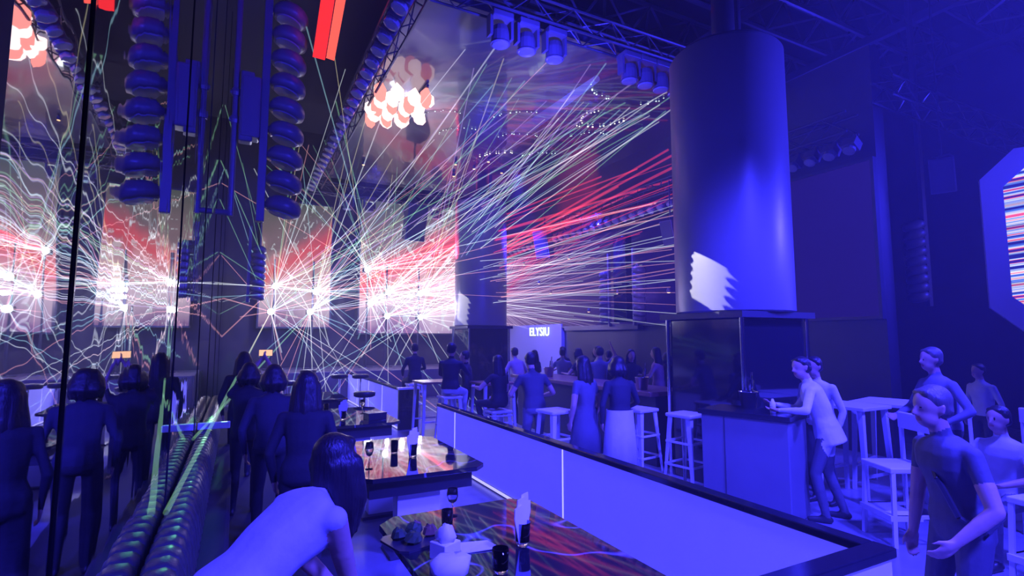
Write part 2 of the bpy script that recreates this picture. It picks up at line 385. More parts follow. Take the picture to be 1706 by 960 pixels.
# octagonal screen on the right
oc = thing('octagon_screen', 'octagonal screen with a wide pale frame and coloured stripes at the right edge', 'screen', (10.75, 2.9, 3.4), math.radians(118))
def octo(w, h, c): return [(-w + c, -h), (w - c, -h), (w, -h + c), (w, h - c), (w - c, h), (-w + c, h), (-w, h - c), (-w, -h + c)]
def octo_ring(w, h, c, t, y0, y1):
    o = octo(w, h, c); i = octo(w - t, h - t, max(.05, c - t * .4)); mb = MB()
    n = 8; vs = [(p[0], y0, p[1]) for p in o] + [(p[0], y0, p[1]) for p in i] + [(p[0], y1, p[1]) for p in o] + [(p[0], y1, p[1]) for p in i]; fs = []
    for k in range(n):
        j = (k + 1) % n; fs += [(k, j, n + j, n + k), (2 * n + k, 3 * n + k, 3 * n + j, 2 * n + j), (k, 2 * n + k, 2 * n + j, j), (n + k, n + j, 3 * n + j, 3 * n + k)]
    return mb.add(vs, fs)
octo_ring(1.05, 1.42, .42, .26, -.06, .06).build('frame', 'stool_white', oc)
i8 = octo(.80, 1.17, .32); MB().add([(p[0], .0, p[1]) for p in i8] + [(p[0], .04, p[1]) for p in i8], [tuple(range(8)), tuple(range(15, 7, -1))] + [(k, (k + 1) % 8, 8 + (k + 1) % 8, 8 + k) for k in range(8)]).build('display', 'led_oct', oc)
MB().cyl((0, .03, 1.4), (0, .03, 5.9), .03).build('hanging_pipe', 'black_metal', oc)

# sign letters on the blue wall panel
def sign_text():
    c = D.curves.new('sign', 'FONT'); c.body = 'ELYSIU'; c.size = .42; c.extrude = .012; c.align_x = 'CENTER'; c.space_character = 1.1
    o = D.objects.new('tmp', c); COL.objects.link(o); bpy.context.view_layer.update()
    me = D.meshes.new_from_object(o.evaluated_get(bpy.context.evaluated_depsgraph_get())); D.objects.remove(o)
    me.materials.clear(); me.materials.append(M['sign'])
    s = D.objects.new('illuminated_sign', me); COL.objects.link(s); s.location = (9.355, 16.0, 2.0); s.rotation_euler = (PI / 2, 0, -PI / 2)
    tag(s, 'small glowing white letter sign on the blue lit wall panel under the side screen', 'sign')
sign_text()

# ------------------------------------------------------------------ trusses, roof steel
def truss(name, label, a, b, w=.34, n=12, group=None, chord=.025, web=.012, m='black_metal'):
    a = Vector(a); b = Vector(b); t = thing(name, label, 'truss', a, 0, group)
    d = (b - a); L = d.length; d.normalize(); s = d.cross(Vector((0, 0, 1))).normalized(); u = s.cross(d)
    cs = [(s * i + u * j) * w / 2 for i in (-1, 1) for j in (-1, 1)]
    for c in cs: MB().cyl(c, c + d * L, chord, n=6).build('chord', m, t)
    for (i, j) in ((0, 1), (2, 3), (0, 2), (1, 3)):
        mb = MB()
        for k in range(n):
            p, q = (cs[i], cs[j]) if k % 2 == 0 else (cs[j], cs[i])
            mb.cyl(p + d * L * k / n, q + d * L * (k + 1) / n, web, n=4, caps=False)
        o = mb.build('lacing', m, t); o['kind'] = 'stuff'
    return t
truss('lighting_truss', 'black lighting truss along the left edge of the glossy ceiling', (1.98, 6.0, 6.78), (1.98, 17.2, 6.78), n=26)
truss('lighting_truss', 'black lighting truss along the near edge of the glossy ceiling', (1.9, 6.75, 6.95), (9.4, 6.75, 6.95), n=20)
truss('lighting_truss', 'black lighting truss above the stage at the far edge of the glossy ceiling', (1.8, 17.5, 6.72), (9.4, 17.5, 6.72), n=20)
truss('lighting_truss', 'black lighting truss above the long side screen', (9.05, 5.0, 5.55), (9.05, 18.8, 5.55), n=32)
truss('lighting_truss', 'black truss crossing the roof to the right of the column', (9.4, 4.7, 6.1), (14.8, 4.2, 5.6), n=16)
for k, y in enumerate((1.6, 4.2, 6.2, 8.4)):
    truss('roof_truss', ['dark steel roof truss nearest the camera, over the walkway', 'dark steel roof truss passing just in front of the round column top', 'dark steel roof truss passing behind the round column top', 'dark steel roof truss farthest from the camera, over the side screen'][k],
          (4.5, y, 8.5), (15, y, 8.5), w=.8, n=18, chord=.05, web=.03, m='steel_dark', group='roof trusses')
for k, x in enumerate((8.2, 11.2, 13.6)):
    tag(MB().span((x - .06, -2, 7.9), (x + .06, 12, 8.06)).build('roof_purlin', 'steel_dark'), ['dark steel purlin nearest the round column', 'dark steel purlin above the octagonal screen', 'dark steel purlin farthest right under the roof'][k], 'beam', 'roof purlins')

# ------------------------------------------------------------------ row lights along the trusses
def batten_meshes():
    b = MB().box((0, 0, 0), (.17, .20, .15)).box((0, 0, .14), (.05, .05, .16)).mesh('housing', 'lamp_body')
    l = MB().lathe([(.085, 0), (.085, -.05), (.06, -.055)], 12).mesh('lens', 'lens')
    return b, l
bb, bl = batten_meshes()
def batten(loc, rot, s, label, group, lit=None):
    t = thing('wash_light', label, 'light', loc, 0, group); t.rotation_euler = rot; t.scale = (s, s, s)
    inst('housing', bb, t); inst('lens', bl, t, (0, 0, -.075))
    return t
for k in range(26):
    batten((1.82, 6.3 + k * .41, 6.52), (0, math.radians(25), 0), 1.35, 'small blue lit wash light in the row under the left ceiling truss', 'wash lights along the left truss')
for k in range(40):
    batten((9.07, 5.05 + k * .345, 5.18), (0, math.radians(35), 0), 1.15, 'small wash light in the long row above the side screen', 'wash lights above the side screen')
# bigger moving heads under the near truss
def moving_head():
    t = thing('moving_head_light', 'x', 'light')
    MB().box((0, 0, -.04), (.34, .26, .10)).build('base', 'lamp_body', t, bevel=.015)
    for x in (-.17, .17): MB().box((x, 0, -.22), (.045, .14, .30)).build('yoke_arm', 'lamp_body', t)
    h = MB().lathe([(.06, .12), (.11, .09), (.135, 0), (.14, -.16), (.15, -.18)], 16, (0, 0, -.28)).build('head', 'lamp_body', t, smooth=False)
    MB().lathe([(.13, -.181), (.12, -.20), (.05, -.205)], 16, (0, 0, -.28)).build('lens', 'lens', h)
    return t
mh = moving_head()
xs = [3.3, 3.75, 4.25, 5.75, 6.1, 6.45, 6.8, 7.15, 7.5]
for k, x in enumerate(xs):
    t = mh if k == 0 else copy_tree(mh)
    t.location = (x, 6.75, 6.76); t.rotation_euler = (0, 0, 0)
    lab = ['leftmost of the three spaced moving heads on the near truss', 'middle of the three spaced moving heads on the near truss', 'rightmost of the three spaced moving heads on the near truss'][k] if k < 3 else 'moving head light, %s from left in the tight row of six by the column' % ['first', 'second', 'third', 'fourth', 'fifth', 'sixth'][k - 3]
    tag(t, lab, 'light', 'moving heads on the near truss')
inst('beam', MB().cyl((0, 0, 0), (0, 0, 1), .06, .16, 12, caps=False).mesh('beam', beam_mat('beam_blue', (.12, .14, 1.0), .28, 1.0, .05), True), t, (-2.17, .35, -.36), (Vector((5.98, 11.6, 6.95)) - Vector((5.33, 7.1, 6.4))).to_track_quat('Z', 'Y'), (1, 1, 4.58))
for k, (x, y) in enumerate(((3.0, 17.4), (3.7, 17.4), (5.0, 17.4), (6.0, 17.4), (7.0, 17.4))):
    t = copy_tree(mh); t.location = (x, y, 6.55); tag(t, 'moving head light on the far truss above the stage, %s from the mirror side' % ['first', 'second', 'third', 'fourth', 'fifth'][k], 'light', 'moving heads on the far truss')

# ------------------------------------------------------------------ lamp towers
def dome_mesh():
    q = Quaternion((0, 1, 0), math.radians(14))
    return MB().lathe([(.02, .15), (.12, .145), (.21, .115), (.265, .05), (.285, -.02), (.28, -.09), (.22, -.13)], 18, (0, 0, 0), q).mesh('lamp', 'lamp_body', True), \
           MB().lathe([(.21, -.135), (.19, -.15), (.05, -.155)], 18, (0, 0, 0), q).mesh('lens', 'lens')
dome, dlens = dome_mesh()
def tower(label, loc, n, pitch, side=1, s=1.0, rz=0, group=None, wall=None):
    t = thing('lamp_tower', label, 'light', loc, rz, group)
    H = n * pitch * s
    MB().span((-.06 * s, -.07 * s, -.1), (.06 * s, .07 * s, 9.39 - loc[2] if wall else H + .5)).build('post', 'lamp_body', t, bevel=.01)
    for k in range(n):
        z = (k + .45) * pitch * s
        l = inst('lamp', dome, t, (side * .34 * s, 0, z), None, (s * side, s, s)); inst('lens', dlens, l)
        MB().box((side * .08 * s, 0, z), (.1 * s, .08 * s, .08 * s)).build('clamp', 'black_metal', t)
    return t
tw = tower('tall hanging tower of stacked blue lit lamps close to the mirror wall', (.24, 9.2, 3.88), 9, .41, 1, 1.0, wall=True)
MB().box((-.2, .0, 1.72), (.28, .3, 1.0)).box((-.26, -.02, 1.72), (.2, .22, 1.15)).build('control_box', 'lamp_body', tw, bevel=.03)
for z in (1.5, 1.95):
    MB().cyl((-.5, .0, z), (.05, 0, z), .035).build('arm', 'lamp_body', tw); MB().lathe([(.06, -.06), (.07, 0), (.06, .06)], 12, (-.42, 0, z)).build('coupler', 'lamp_body', tw)
MB().cyl((-.42, 0, -.05), (-.42, 0, 5.4), .045).build('side_pipe', 'lamp_body', tw); MB().cyl((-.62, 0, 0.0), (-.40, 0, 0.0), .045).build('foot_arm', 'lamp_body', tw)
tower('far tower of dark round lamps at the stage end of the mirror wall', (.2, 15.4, 2.95), 8, .27, 1, .66)
for k, (y, sd) in enumerate(((11.9, 1), (10.85, -1))):
    tower(['tower of dark lamps on the side screen, the one nearer the stage', 'tower of dark lamps on the side screen, the one nearer the round column'][k], (9.25, y, 2.35), 9, .27, sd, .6, PI / 2 * 1, 'lamp towers on the side screen')
tower('leaning strand of blue lamps hanging right of the round column', (11.0, 4.95, 2.6), 9, .26, -1, .62, math.radians(-20), wall=True)
tag(MB().span((9.2, 11.1, 2.35), (9.42, 11.65, 4.7)).build('equipment_rack', 'black_gloss', bevel=.02), 'tall black rack standing between the two lamp towers of the side screen', 'rack')

# ------------------------------------------------------------------ loudspeakers
def speaker(label, loc, rz, s=1.0, tilt=15, drop=1.2):
    t = thing('hanging_loudspeaker', label, 'loudspeaker', loc, rz, 'hanging loudspeakers'); t.scale = (s, s, s)
    R = Matrix.Rotation(math.radians(tilt), 3, 'X')
    b = MB(); pts = [(-.32, -.26), (.32, -.26), (.22, .26), (-.22, .26)]
    b.prism(pts, -.55, .55); b.v = [tuple(R @ Vector(q)) for q in b.v]; b.build('cabinet', 'lamp_body', t, bevel=.02)
    MB().box(R @ Vector((0, -.275, 0)), (.56, .02, 1.02), R).build('grille', 'black_metal', t)
    MB().cyl((0, 0, .5), (0, 0, drop / s), .03).cyl((-.2, 0, .62), (.2, 0, .62), .02).build('bracket', 'black_metal', t)
    return t
speaker('black loudspeaker hanging in front of the wide stage screen', (4.61, 15.4, 5.43), math.radians(8), 1.0)
speaker('loudspeaker hanging in front of the red end of the side screen', (8.4, 14.0, 4.85), math.radians(-65), .8)
speaker('loudspeaker hanging beside the left edge of the round column', (8.69, 8.9, 4.35), math.radians(-80), .5)
speaker('tilted loudspeaker hanging at the far right under the roof', (10.5, 4.4, 4.7), math.radians(-70), .55, 22, 3.25)

# ------------------------------------------------------------------ columns
def column(label, loc, glow_strip=False):
    t = thing('column', label, 'column', loc)
    MB().lathe([(.76, 2.28), (.785, 2.30), (.785, 6.0), (.76, 6.04)], 64).build('drum', 'column', t, smooth=False).data.shade_smooth()
    t.children[0].modifiers.new('e', 'EDGE_SPLIT').split_angle = math.radians(40)
    MB().lathe([(.70, 6.04), (.70, 6.10), (.16, 6.14), (.16, 9.4)], 32).build('neck', 'ceiling_black', t)
    MB().span((-.62, -.62, 0), (.62, .62, 2.2)).build('plinth', 'black_gloss', t, bevel=.02)
    MB().span((-.72, -.72, 2.2), (.72, .72, 2.28)).build('collar', 'black_metal', t)
    for x in (-.64, .64):
        for y in (-.64, .64): MB().cyl((x, y, 0), (x, y, 2.22), .028).build('corner_post', 'chrome', t)
    MB().cyl((.3, 0, 6.1), (.3, 0, 9.4), .06).build('pipe', 'steel_dark', t)
    return t
column('large round blue lit column with black base rising by the bar', (6.24, 5.2, 0))
column('dark round column standing farther off in front of the stage screen', (6.5, 14.6, 0))

# ------------------------------------------------------------------ low partition with lit panels
def partition(label, x, y0, y1, h=.87, t=.07, npan=4, cuts=None):
    p = thing('low_partition', label, 'partition', (x, y0, 0))
    L = y1 - y0; c = [0] + ([q - y0 for q in cuts] if cuts else [L * k / npan for k in range(1, npan)]) + [L]
    for a, b in zip(c[:-1], c[1:]):
        MB().span((0, a + .008, .06), (t, b - .008, h - .05)).build('panel', 'lit_panel', p)
        if a: MB().span((-.006, a - .006, .06), (t, a + .006, h - .05)).build('joint_light', 'led_white', p)
    MB().span((-.012, 0, h - .05), (t + .02, L, h)).build('ledge', 'ledge', p, bevel=.008)
    MB().span((-.012, 0, .02), (.0, L, .05)).build('base_light', 'led_white', p)
    MB().span((.0, 0, 0), (t, L, .06)).build('plinth', 'ledge', p)
    return p
pn = partition('long low partition of blue glowing panels with a dark marble ledge beside the near table', 2.97, 1.72, 8.4, cuts=(4.62, 7.6))
MB().span((-1.9, -.10, .06), (0.07, -.02, .82)).build('return_panel', 'lit_panel', pn)
MB().span((-1.9, -.12, .82), (0.09, -.0, .87)).build('return_ledge', 'ledge', pn, bevel=.008)
pf = partition('far low partition of blue panels between the aisle gap and the stage', 3.1, 11.2, 17.0, npan=4)
MB().span((-.02, -.06, 0), (.42, 0, .84)).build('end_panel', 'black_gloss', pf); MB().span((-.03, -.07, .84), (.44, .1, .88)).build('end_cap', 'wall_panel', pf)
partition('short low partition of blue panels in front of the stage near the mirror wall', .35, 13.5, 16.9, npan=3)

# ------------------------------------------------------------------ ribbed sofa along the mirror
sf = thing('ribbed_sofa', 'long dark channel tufted sofa back running along the mirror wall', 'sofa', (-.39, 1.4, 0))
def rib_mesh():
    n = 7; w = .165; mb = MB(); prof = [(.005, .50), (.005, .765), (.04, .795), (.12, .80), (.165, .77), (.20, .68), (.225, .50)]
    vs = []; k = len(prof)
    for i in range(n):
        a = PI * i / (n - 1); off = -w / 2 * math.cos(a); q = .62 + .38 * math.sin(a) ** .6
        for (x, z) in prof:
            cx, cz = .10, .62; sc = 1 - .12 * (1 - (q - .62) / .38)
            vs.append((cx + (x - cx) * sc, off, cz + (z - cz) * sc))
    fs = [(i * k + j, i * k + j + 1, (i + 1) * k + j + 1, (i + 1) * k + j) for i in range(n - 1) for j in range(k - 1)]
    fs += [tuple(range(k)), tuple(range((n - 1) * k + k - 1, (n - 1) * k - 1, -1))]
    return mb.add(vs, fs).mesh('rib', 'sofa', True)
rm = rib_mesh()
for k in range(66): inst('rib', rm, sf, (0, k * .165, 0))
MB().span((.0, -.1, .0), (.36, 10.8, .34)).build('base', 'plastic_black', sf)
MB().span((.02, -.1, .34), (.40, 10.8, .46)).build('seat', mat('black_fabric_seat', (.02, .02, .022), .9), sf, bevel=.03)
MB().span((.03, -.1, .34), (.19, 10.8, .6)).build('back_core', 'plastic_black', sf)
tag(MB().span((-.39, 7.72, .80), (-.03, 7.82, .88)).build('armrest_board', 'wall_panel', bevel=.01), 'pale board laid across the top of the ribbed sofa back', 'board')

# ------------------------------------------------------------------ marble tables
def chamf(x0, x1, y0, y1, c): return [(x0 + c, y0), (x1 - c, y0), (x1, y0 + c), (x1, y1 - c), (x1 - c, y1), (x0 + c, y1), (x0, y1 - c), (x0, y0 + c)]
def table(label, loc, w, l):
    t = thing('marble_table', label, 'table', loc, 0, 'marble tables')
    MB().prism(chamf(-w / 2, w / 2, -l / 2, l / 2, .12), .71, .75).build('tabletop', 'marble', t, bevel=.004)
    MB().span((-w / 2 + .12, -l / 2 + .12, .55), (w / 2 - .12, l / 2 - .12, .71)).build('apron', 'plastic_black', t)
    for y in (-l / 2 + .3, l / 2 - .3): MB().span((-.2, y - .08, .03), (.2, y + .08, .56)).build('pedestal', 'wall_panel', t); MB().span((-.28, y - .16, 0), (.28, y + .16, .03)).build('foot', 'black_metal', t)
    return t
table('near black marble table with napkins and a food tray in front of the camera', (1.42, 2.74, 0), 1.12, 1.78)
table('middle black glossy table reflecting orange and green laser lines', (1.55, 5.5, 0), 1.2, 1.75)
table('third black glossy table, farther along the sofa', (1.55, 8.5, 0), 1.2, 1.9)
table('farthest black glossy table near the padded stools', (1.45, 11.6, 0), 1.1, 1.6)

# ------------------------------------------------------------------ bar pod, counters, high tables
bp = thing('bar_pod', 'dark square bar pod with a wide top beside the round column', 'bar', (5.27, 4.20, 0), math.radians(16))
MB().span((-.27, -.48, .0), (.27, .48, 1.06)).build('body', mat('bar_front_laminate', (.19, .19, .22), .3, noise=.25, nscale=3), bp, bevel=.01)
MB().span((-.30, -.51, 1.06), (.30, .51, 1.12)).build('counter_top', 'ledge', bp, bevel=.01)
MB().span((-.276, .20, .02), (-.268, .212, 1.05)).build('seam', 'black_metal', bp)
ct = thing('bar_counter', 'long reddish wooden bar counter running behind the stools toward the stage', 'bar', (6.0, 8.2, 0))
MB().span((-.45, -2.0, 1.05), (.45, 2.6, 1.12)).build('counter_top', 'wood', ct, bevel=.01)
MB().span((-.30, -1.95, .0), (.30, 2.5, 1.05)).build('body', 'plastic_black', ct)
def high_table(label, loc, rz=0, w=.7, l=.7, h=1.08, top='wood'):
    t = thing('high_table', label, 'table', loc, rz, 'high tables')
    MB().span((-w / 2, -l / 2, h - .04), (w / 2, l / 2, h)).build('tabletop', top, t, bevel=.006)
    for sx in (-1, 1):
        for sy in (-1, 1):
            MB().cyl((sx * (w / 2 - .06), sy * (l / 2 - .06), h - .04), (sx * (w / 2 - .02), sy * (l / 2 - .02), 0), .04, .028, 4).build('leg', 'stool_white', t)
    for sy in (-1, 1): MB().span((-w / 2 + .06, sy * (l / 2 - .05) - .015, .3), (w / 2 - .06, sy * (l / 2 - .05) + .015, .33)).build('rail', 'stool_white', t)
    return t
high_table('white legged high table between the suited man and the man in pale trousers', (3.55, 10.25, 0))
high_table('white legged high table in front of the woman with long hair at the aisle', (4.5, 9.5, 0))
high_table('white legged high table at the far right behind the standing man', (7.6, 3.9, 0), .2, .8, .8, 1.12, 'stool_white')
high_table('white legged high table behind the pale bar chair', (6.82, 3.98, 0), 0, .6, .6, 1.12, 'stool_white')

# stools: a white metal bar stool with tapered legs and rungs, and one with a low back
def stool(label, loc, rz, h=.98, back=False, grp='white bar stools'):
    t = thing('bar_chair' if back else 'bar_stool', label, 'chair' if back else 'stool', loc, rz, None if back else grp)
    MB().prism([(-.19, -.19), (.19, -.19), (.19, .19), (-.19, .19)], h - .045, h).build('seat', 'stool_white', t, bevel=.015)
    for sx in (-1, 1):
        for sy in (-1, 1):
            a = Vector((sx * .165, sy * .165, h - .03)); b = Vector((sx * .225, sy * .225, 0))
            mb = MB(); w0 = .065; w1 = .022
            mb.add([a + Vector((-sx * w0, 0, 0)), a + Vector((0, 0, 0)), a + Vector((0, -sy * w0, 0)), b + Vector((-sx * w1, 0, 0)), b, b + Vector((0, -sy * w1, 0)),
                    a + Vector((-sx * w0, -sy * .014, 0)), a + Vector((-sx * .014, -sy * w0, 0)), b + Vector((-sx * w1, -sy * .01, 0)), b + Vector((-sx * .01, -sy * w1, 0)), a + Vector((-sx * .014, -sy * .014, 0)), b + Vector((-sx * .01, -sy * .01, 0))],
                   [(0, 1, 4, 3), (1, 2, 5, 4), (6, 8, 11, 10), (10, 11, 9, 7), (0, 3, 8, 6), (2, 7, 9, 5), (0, 6, 10, 1), (1, 10, 7, 2), (3, 4, 11, 8), (4, 5, 9, 11)])
            mb.build('leg', 'stool_white', t)
    for z, r in ((.36, .20), (.64, .186)):
        for sx in (-1, 1): MB().span((sx * r - .009, -r, z - .012), (sx * r + .009, r, z + .012)).build('rung', 'stool_white', t)
        for sy in (-1, 1): MB().span((-r, sy * r - .009, z - .012), (r, sy * r + .009, z + .012)).build('rung', 'stool_white', t)
    if back:
        for sx in (-1, 1): MB().cyl((sx * .17, -.175, h - .03), (sx * .185, -.22, h + .42), .02, n=6).build('back_post', 'stool_white', t)
        MB().span((-.2, -.235, h + .28), (.2, -.205, h + .44)).build('backrest', 'stool_white', t, bevel=.01)
        MB().span((-.2, .1, .34), (.2, .26, .37)).build('footrest', 'stool_white', t)
    return t
def bar_chair(label, loc, rz):
    t = thing('bar_chair', label, 'chair', loc, rz)
    h = .70
    for sx in (-1, 1):
        MB().cyl((sx * .21, -.21, 0), (sx * .20, -.20, 1.17), .022, n=4).build('rear_leg', 'stool_white', t)
        MB().cyl((sx * .22, .22, 0), (sx * .20, .19, h), .024, n=4).build('leg', 'stool_white', t)
    MB().span((-.22, -.22, h - .03), (.22, .22, h + .02)).build('seat', 'stool_white', t, bevel=.01)
    MB().span((-.225, -.225, 1.03), (.225, -.18, 1.19)).build('backrest', 'stool_white', t, bevel=.01)
    MB().span((-.225, -.05, .24), (.225, .25, .29)).build('footrest', 'stool_white', t)
    for sx in (-1, 1): MB().span((sx * .21 - .012, -.21, .26), (sx * .21 + .012, .21, .29)).build('rung', 'stool_white', t)
    return t
stool('white bar stool closest to the bar pod', (5.12, 5.05, 0), .15, .99)
stool('white bar stool right of the woman in the white skirt', (4.92, 5.72, 0), .15, .99)
stool('white bar stool partly hidden by the woman in the long dress', (3.78, 6.05, 0), .1, 1.0)
stool('white bar stool carrying the man in pale trousers', (3.52, 9.28, 0), 0, .88)
stool('white bar stool carrying the suited man at the aisle', (3.87, 12.6, 0), 0, .84)
stool('white bar stool carrying the long haired woman at the aisle', (4.0, 8.25, 0), 0, .72)
bar_chair('pale high bar chair with backrest right of the man in the white shirt', (5.80, 2.98, 0), math.radians(62))
bar_chair('pale high chair at the right, behind the standing man', (7.2, 3.2, 0), math.radians(100))
bar_chair('pale high chair at the right edge, nearest the camera', (5.55, 1.75, 0), math.radians(80))
bar_chair('pale high chair at the right edge behind the seated person in pale shirt', (7.3, 2.55, 0), math.radians(60))
def cushion_stool(label, loc, h):
    t = thing('padded_stool', label, 'stool', loc, 0, 'black padded stools')
    MB().lathe([(.16, h - .10), (.20, h - .08), (.205, h - .02), (.17, h)], 18).build('cushion', 'stool_cushion', t, smooth=True)
    MB().cyl((0, 0, .03), (0, 0, h - .1), .022).build('stem', 'chrome', t); MB().lathe([(.2, 0), (.19, .02), (.03, .04)], 18).build('base', 'chrome', t)
for k, (x, y, h) in enumerate(((2.28, 13.6, 1.04), (2.74, 13.4, 1.04), (2.2, 10.35, .92), (1.7, 14.9, 1.1), (1.0, 12.6, 1.0))):
    cushion_stool(['black padded stool in front of the far blue partition, left of a pair', 'black padded stool in front of the far blue partition, right of a pair', 'black padded stool at the end of the third table', 'small black padded stool closest to the stage', 'black padded stool between the farthest table and the mirror'][k], (x, y, 0), h)

# ------------------------------------------------------------------ things on the tables
def napkin_glass(label, loc):
    t = thing('napkin_holder', label, 'napkin holder', loc, .3, 'napkin holders')
    MB().lathe([(.036, 0), (.040, .02), (.046, .13), (.043, .13), (.037, .025), (.01, .02)], 18).build('tumbler', 'glass', t, smooth=True)
    for k, (dx, tilt, hh) in enumerate(((-.022, -7, .21), (-.008, -2, .25), (.008, 3, .27), (.02, 8, .22))):
        R = Matrix.Rotation(math.radians(tilt), 3, 'Y')
        MB().add([R @ Vector(p) + Vector((dx, -.012 + .008 * k, .02)) for p in ((-.016, 0, 0), (.016, 0, 0), (.038, 0, hh * .75), (.03, 0, hh), (-.026, 0, hh * .96), (-.036, 0, hh * .7),
                  (-.016, .006, 0), (.016, .006, 0), (.038, .006, hh * .75), (.03, .006, hh), (-.026, .006, hh * .96), (-.036, .006, hh * .7))],
                 [(0, 1, 2, 3, 4, 5), (11, 10, 9, 8, 7, 6)] + [(i, (i + 1) % 6, 6 + (i + 1) % 6, 6 + i) for i in range(6)]).build('napkin', 'white_cloth', t)
    return t
napkin_glass('glass of white napkins on the near marble table', (1.52, 2.80, .75))
napkin_glass('glass of white napkins on the middle glossy table', (1.62, 5.3, .75))
napkin_glass('glass of white napkins on the third glossy table', (1.42, 8.1, .75))
def tumbler(label, loc, h=.12, r=.035, drink=True):
    t = thing('tumbler', label, 'glass', loc, 0, 'drinking glasses')
    MB().lathe([(r * .85, 0), (r, .02), (r * 1.1, h), (r * 1.04, h), (r * .92, .018), (.005, .014)], 18).build('glass_wall', 'glass', t, smooth=True)
    if drink: MB().lathe([(r * .86, .02), (r * .95, h * .6), (.004, h * .6)], 16).build('drink', 'amber', t)
def wine_glass(label, loc, h=.2, r=.04):
    t = thing('wine_glass', label, 'glass', loc, 0, 'drinking glasses')
    MB().lathe([(.035, 0), (.034, .004), (.005, .01), (.004, h * .45), (r * .7, h * .55), (r, h * .75), (r * .85, h), (r * .8, h), (r * .92, h * .75), (r * .6, h * .57), (.003, h * .5)], 18).build('bowl_and_stem', 'glass', t, smooth=True)
tumbler('empty tumbler at the near edge of the marble table', (1.25, 2.54, .75), .12, .04, False)
tumbler('tumbler with a drink beside the food tray', (1.22, 3.24, .75), .12, .033)
wine_glass('stemmed glass at the far edge of the near marble table', (1.34, 3.46, .75), .18)
wine_glass('tall stemmed glass on the middle glossy table near its left edge', (1.12, 5.0, .75), .24)
tumbler('tumbler on the middle glossy table by the napkin glass', (1.5, 5.55, .75), .13)
tumbler('amber drink on the third glossy table, left side', (1.1, 7.9, .75), .15)
tumbler('amber drink on the third glossy table, far side', (1.3, 8.9, .75), .15)
wine_glass('stemmed glass on the third glossy table', (1.8, 8.6, .75), .22)
tumbler('amber drink on the farthest table', (1.3, 11.3, .75), .16)
# food tray
tr = thing('food_tray', 'dark tray of greens and snacks on the near marble table', 'tray', (.99, 3.16, .75), .25)
MB().prism(chamf(-.17, .17, -.15, .15, .04), 0, .012).build('tray', 'plastic_black', tr)
for (x, y, r, m) in ((-.08, .05, .05, 'green_food'), (.03, .07, .055, 'green_food'), (-.05, -.06, .05, 'green_food'), (.09, -.02, .045, 'brown'), (.06, .09, .035, 'brown')):
    mb = MB().lathe([(r * .6, .012), (r, .03), (r * .8, .06), (r * .3, .075)], 9); mb.v = [(a + x + random.uniform(-.008, .008), b + y + random.uniform(-.008, .008), c + random.uniform(-.006, .006)) for a, b, c in mb.v]; mb.build('food_portion', m, tr)
tb = thing('tissue_box', 'pale tissue box with crumpled white tissues on the near marble table', 'tissue box', (1.06, 2.84, .75), .4)
MB().span((-.06, -.06, 0), (.06, .06, .09)).build('box', 'white_cloth', tb, bevel=.004)
mb = MB().lathe([(.045, .088), (.055, .12), (.03, .16), (.012, .175)], 9); mb.v = [(a + random.uniform(-.015, .015), b + random.uniform(-.015, .015), c + random.uniform(-.01, .01)) for a, b, c in mb.v]; mb.build('tissue', 'white_cloth', tb, smooth=True)
tag(MB().add([(0, 0, 0), (.22, -.03, .004), (.20, .10, .004), (.02, .12, .012), (0, 0, .004), (.22, -.03, .008), (.20, .10, .008), (.02, .12, .018)], [(0, 3, 2, 1), (4, 5, 6, 7), (0, 1, 5, 4), (1, 2, 6, 5), (2, 3, 7, 6), (3, 0, 4, 7)]).build('paper_napkin', 'white_cloth', loc=(1.16, 2.84, .751)), 'flat white paper napkin lying beside the tissue box', 'napkin')
mb = MB().lathe([(.03, 0), (.09, .03), (.10, .08), (.05, .12)], 10); mb.v = [(a + random.uniform(-.02, .02), b + random.uniform(-.02, .02), c * random.uniform(.8, 1.2)) for a, b, c in mb.v]
tag(mb.build('crumpled_bag', 'white_cloth', loc=(.99, 2.60, .75), smooth=True), 'crumpled white paper bag at the near left edge of the marble table', 'bag')
tb2 = thing('table_card_box', 'small dark box on the third glossy table', 'box', (1.85, 7.95, .75), .2)
MB().span((-.14, -.1, 0), (.14, .1, .10)).build('body', 'plastic_black', tb2, bevel=.006); MB().span((-.145, -.105, .085), (.145, .105, .102)).build('lid', 'plastic_black', tb2, bevel=.004)
def bucket(label, loc):
    t = thing('ice_bucket', label, 'bucket', loc, 0, 'ice buckets')
    MB().lathe([(.08, 0), (.11, .2), (.115, .2), (.105, .19), (.075, .02)], 18).build('pail', 'chrome', t, smooth=True)
    MB().cyl((.03, 0, .05), (.06, 0, .33), .032).cyl((.06, 0, .33), (.07, 0, .42), .012).build('bottle', 'glass', t)
bucket('chrome ice bucket with bottle on the bar pod', (5.35, 4.3, 1.12))
bucket('chrome ice bucket on the reddish counter beside the chrome post', (5.75, 6.6, 1.12))
bucket('chrome ice bucket at the far end of the reddish counter', (5.85, 9.6, 1.12))
tag(MB().lathe([(.03, 0), (.032, .1), (.02, .12), (.01, .15)], 12).build('white_bottle', 'white_cloth', smooth=True, loc=(5.3, 3.95, 1.12)), 'small white bottle on the bar pod near the hand', 'bottle')

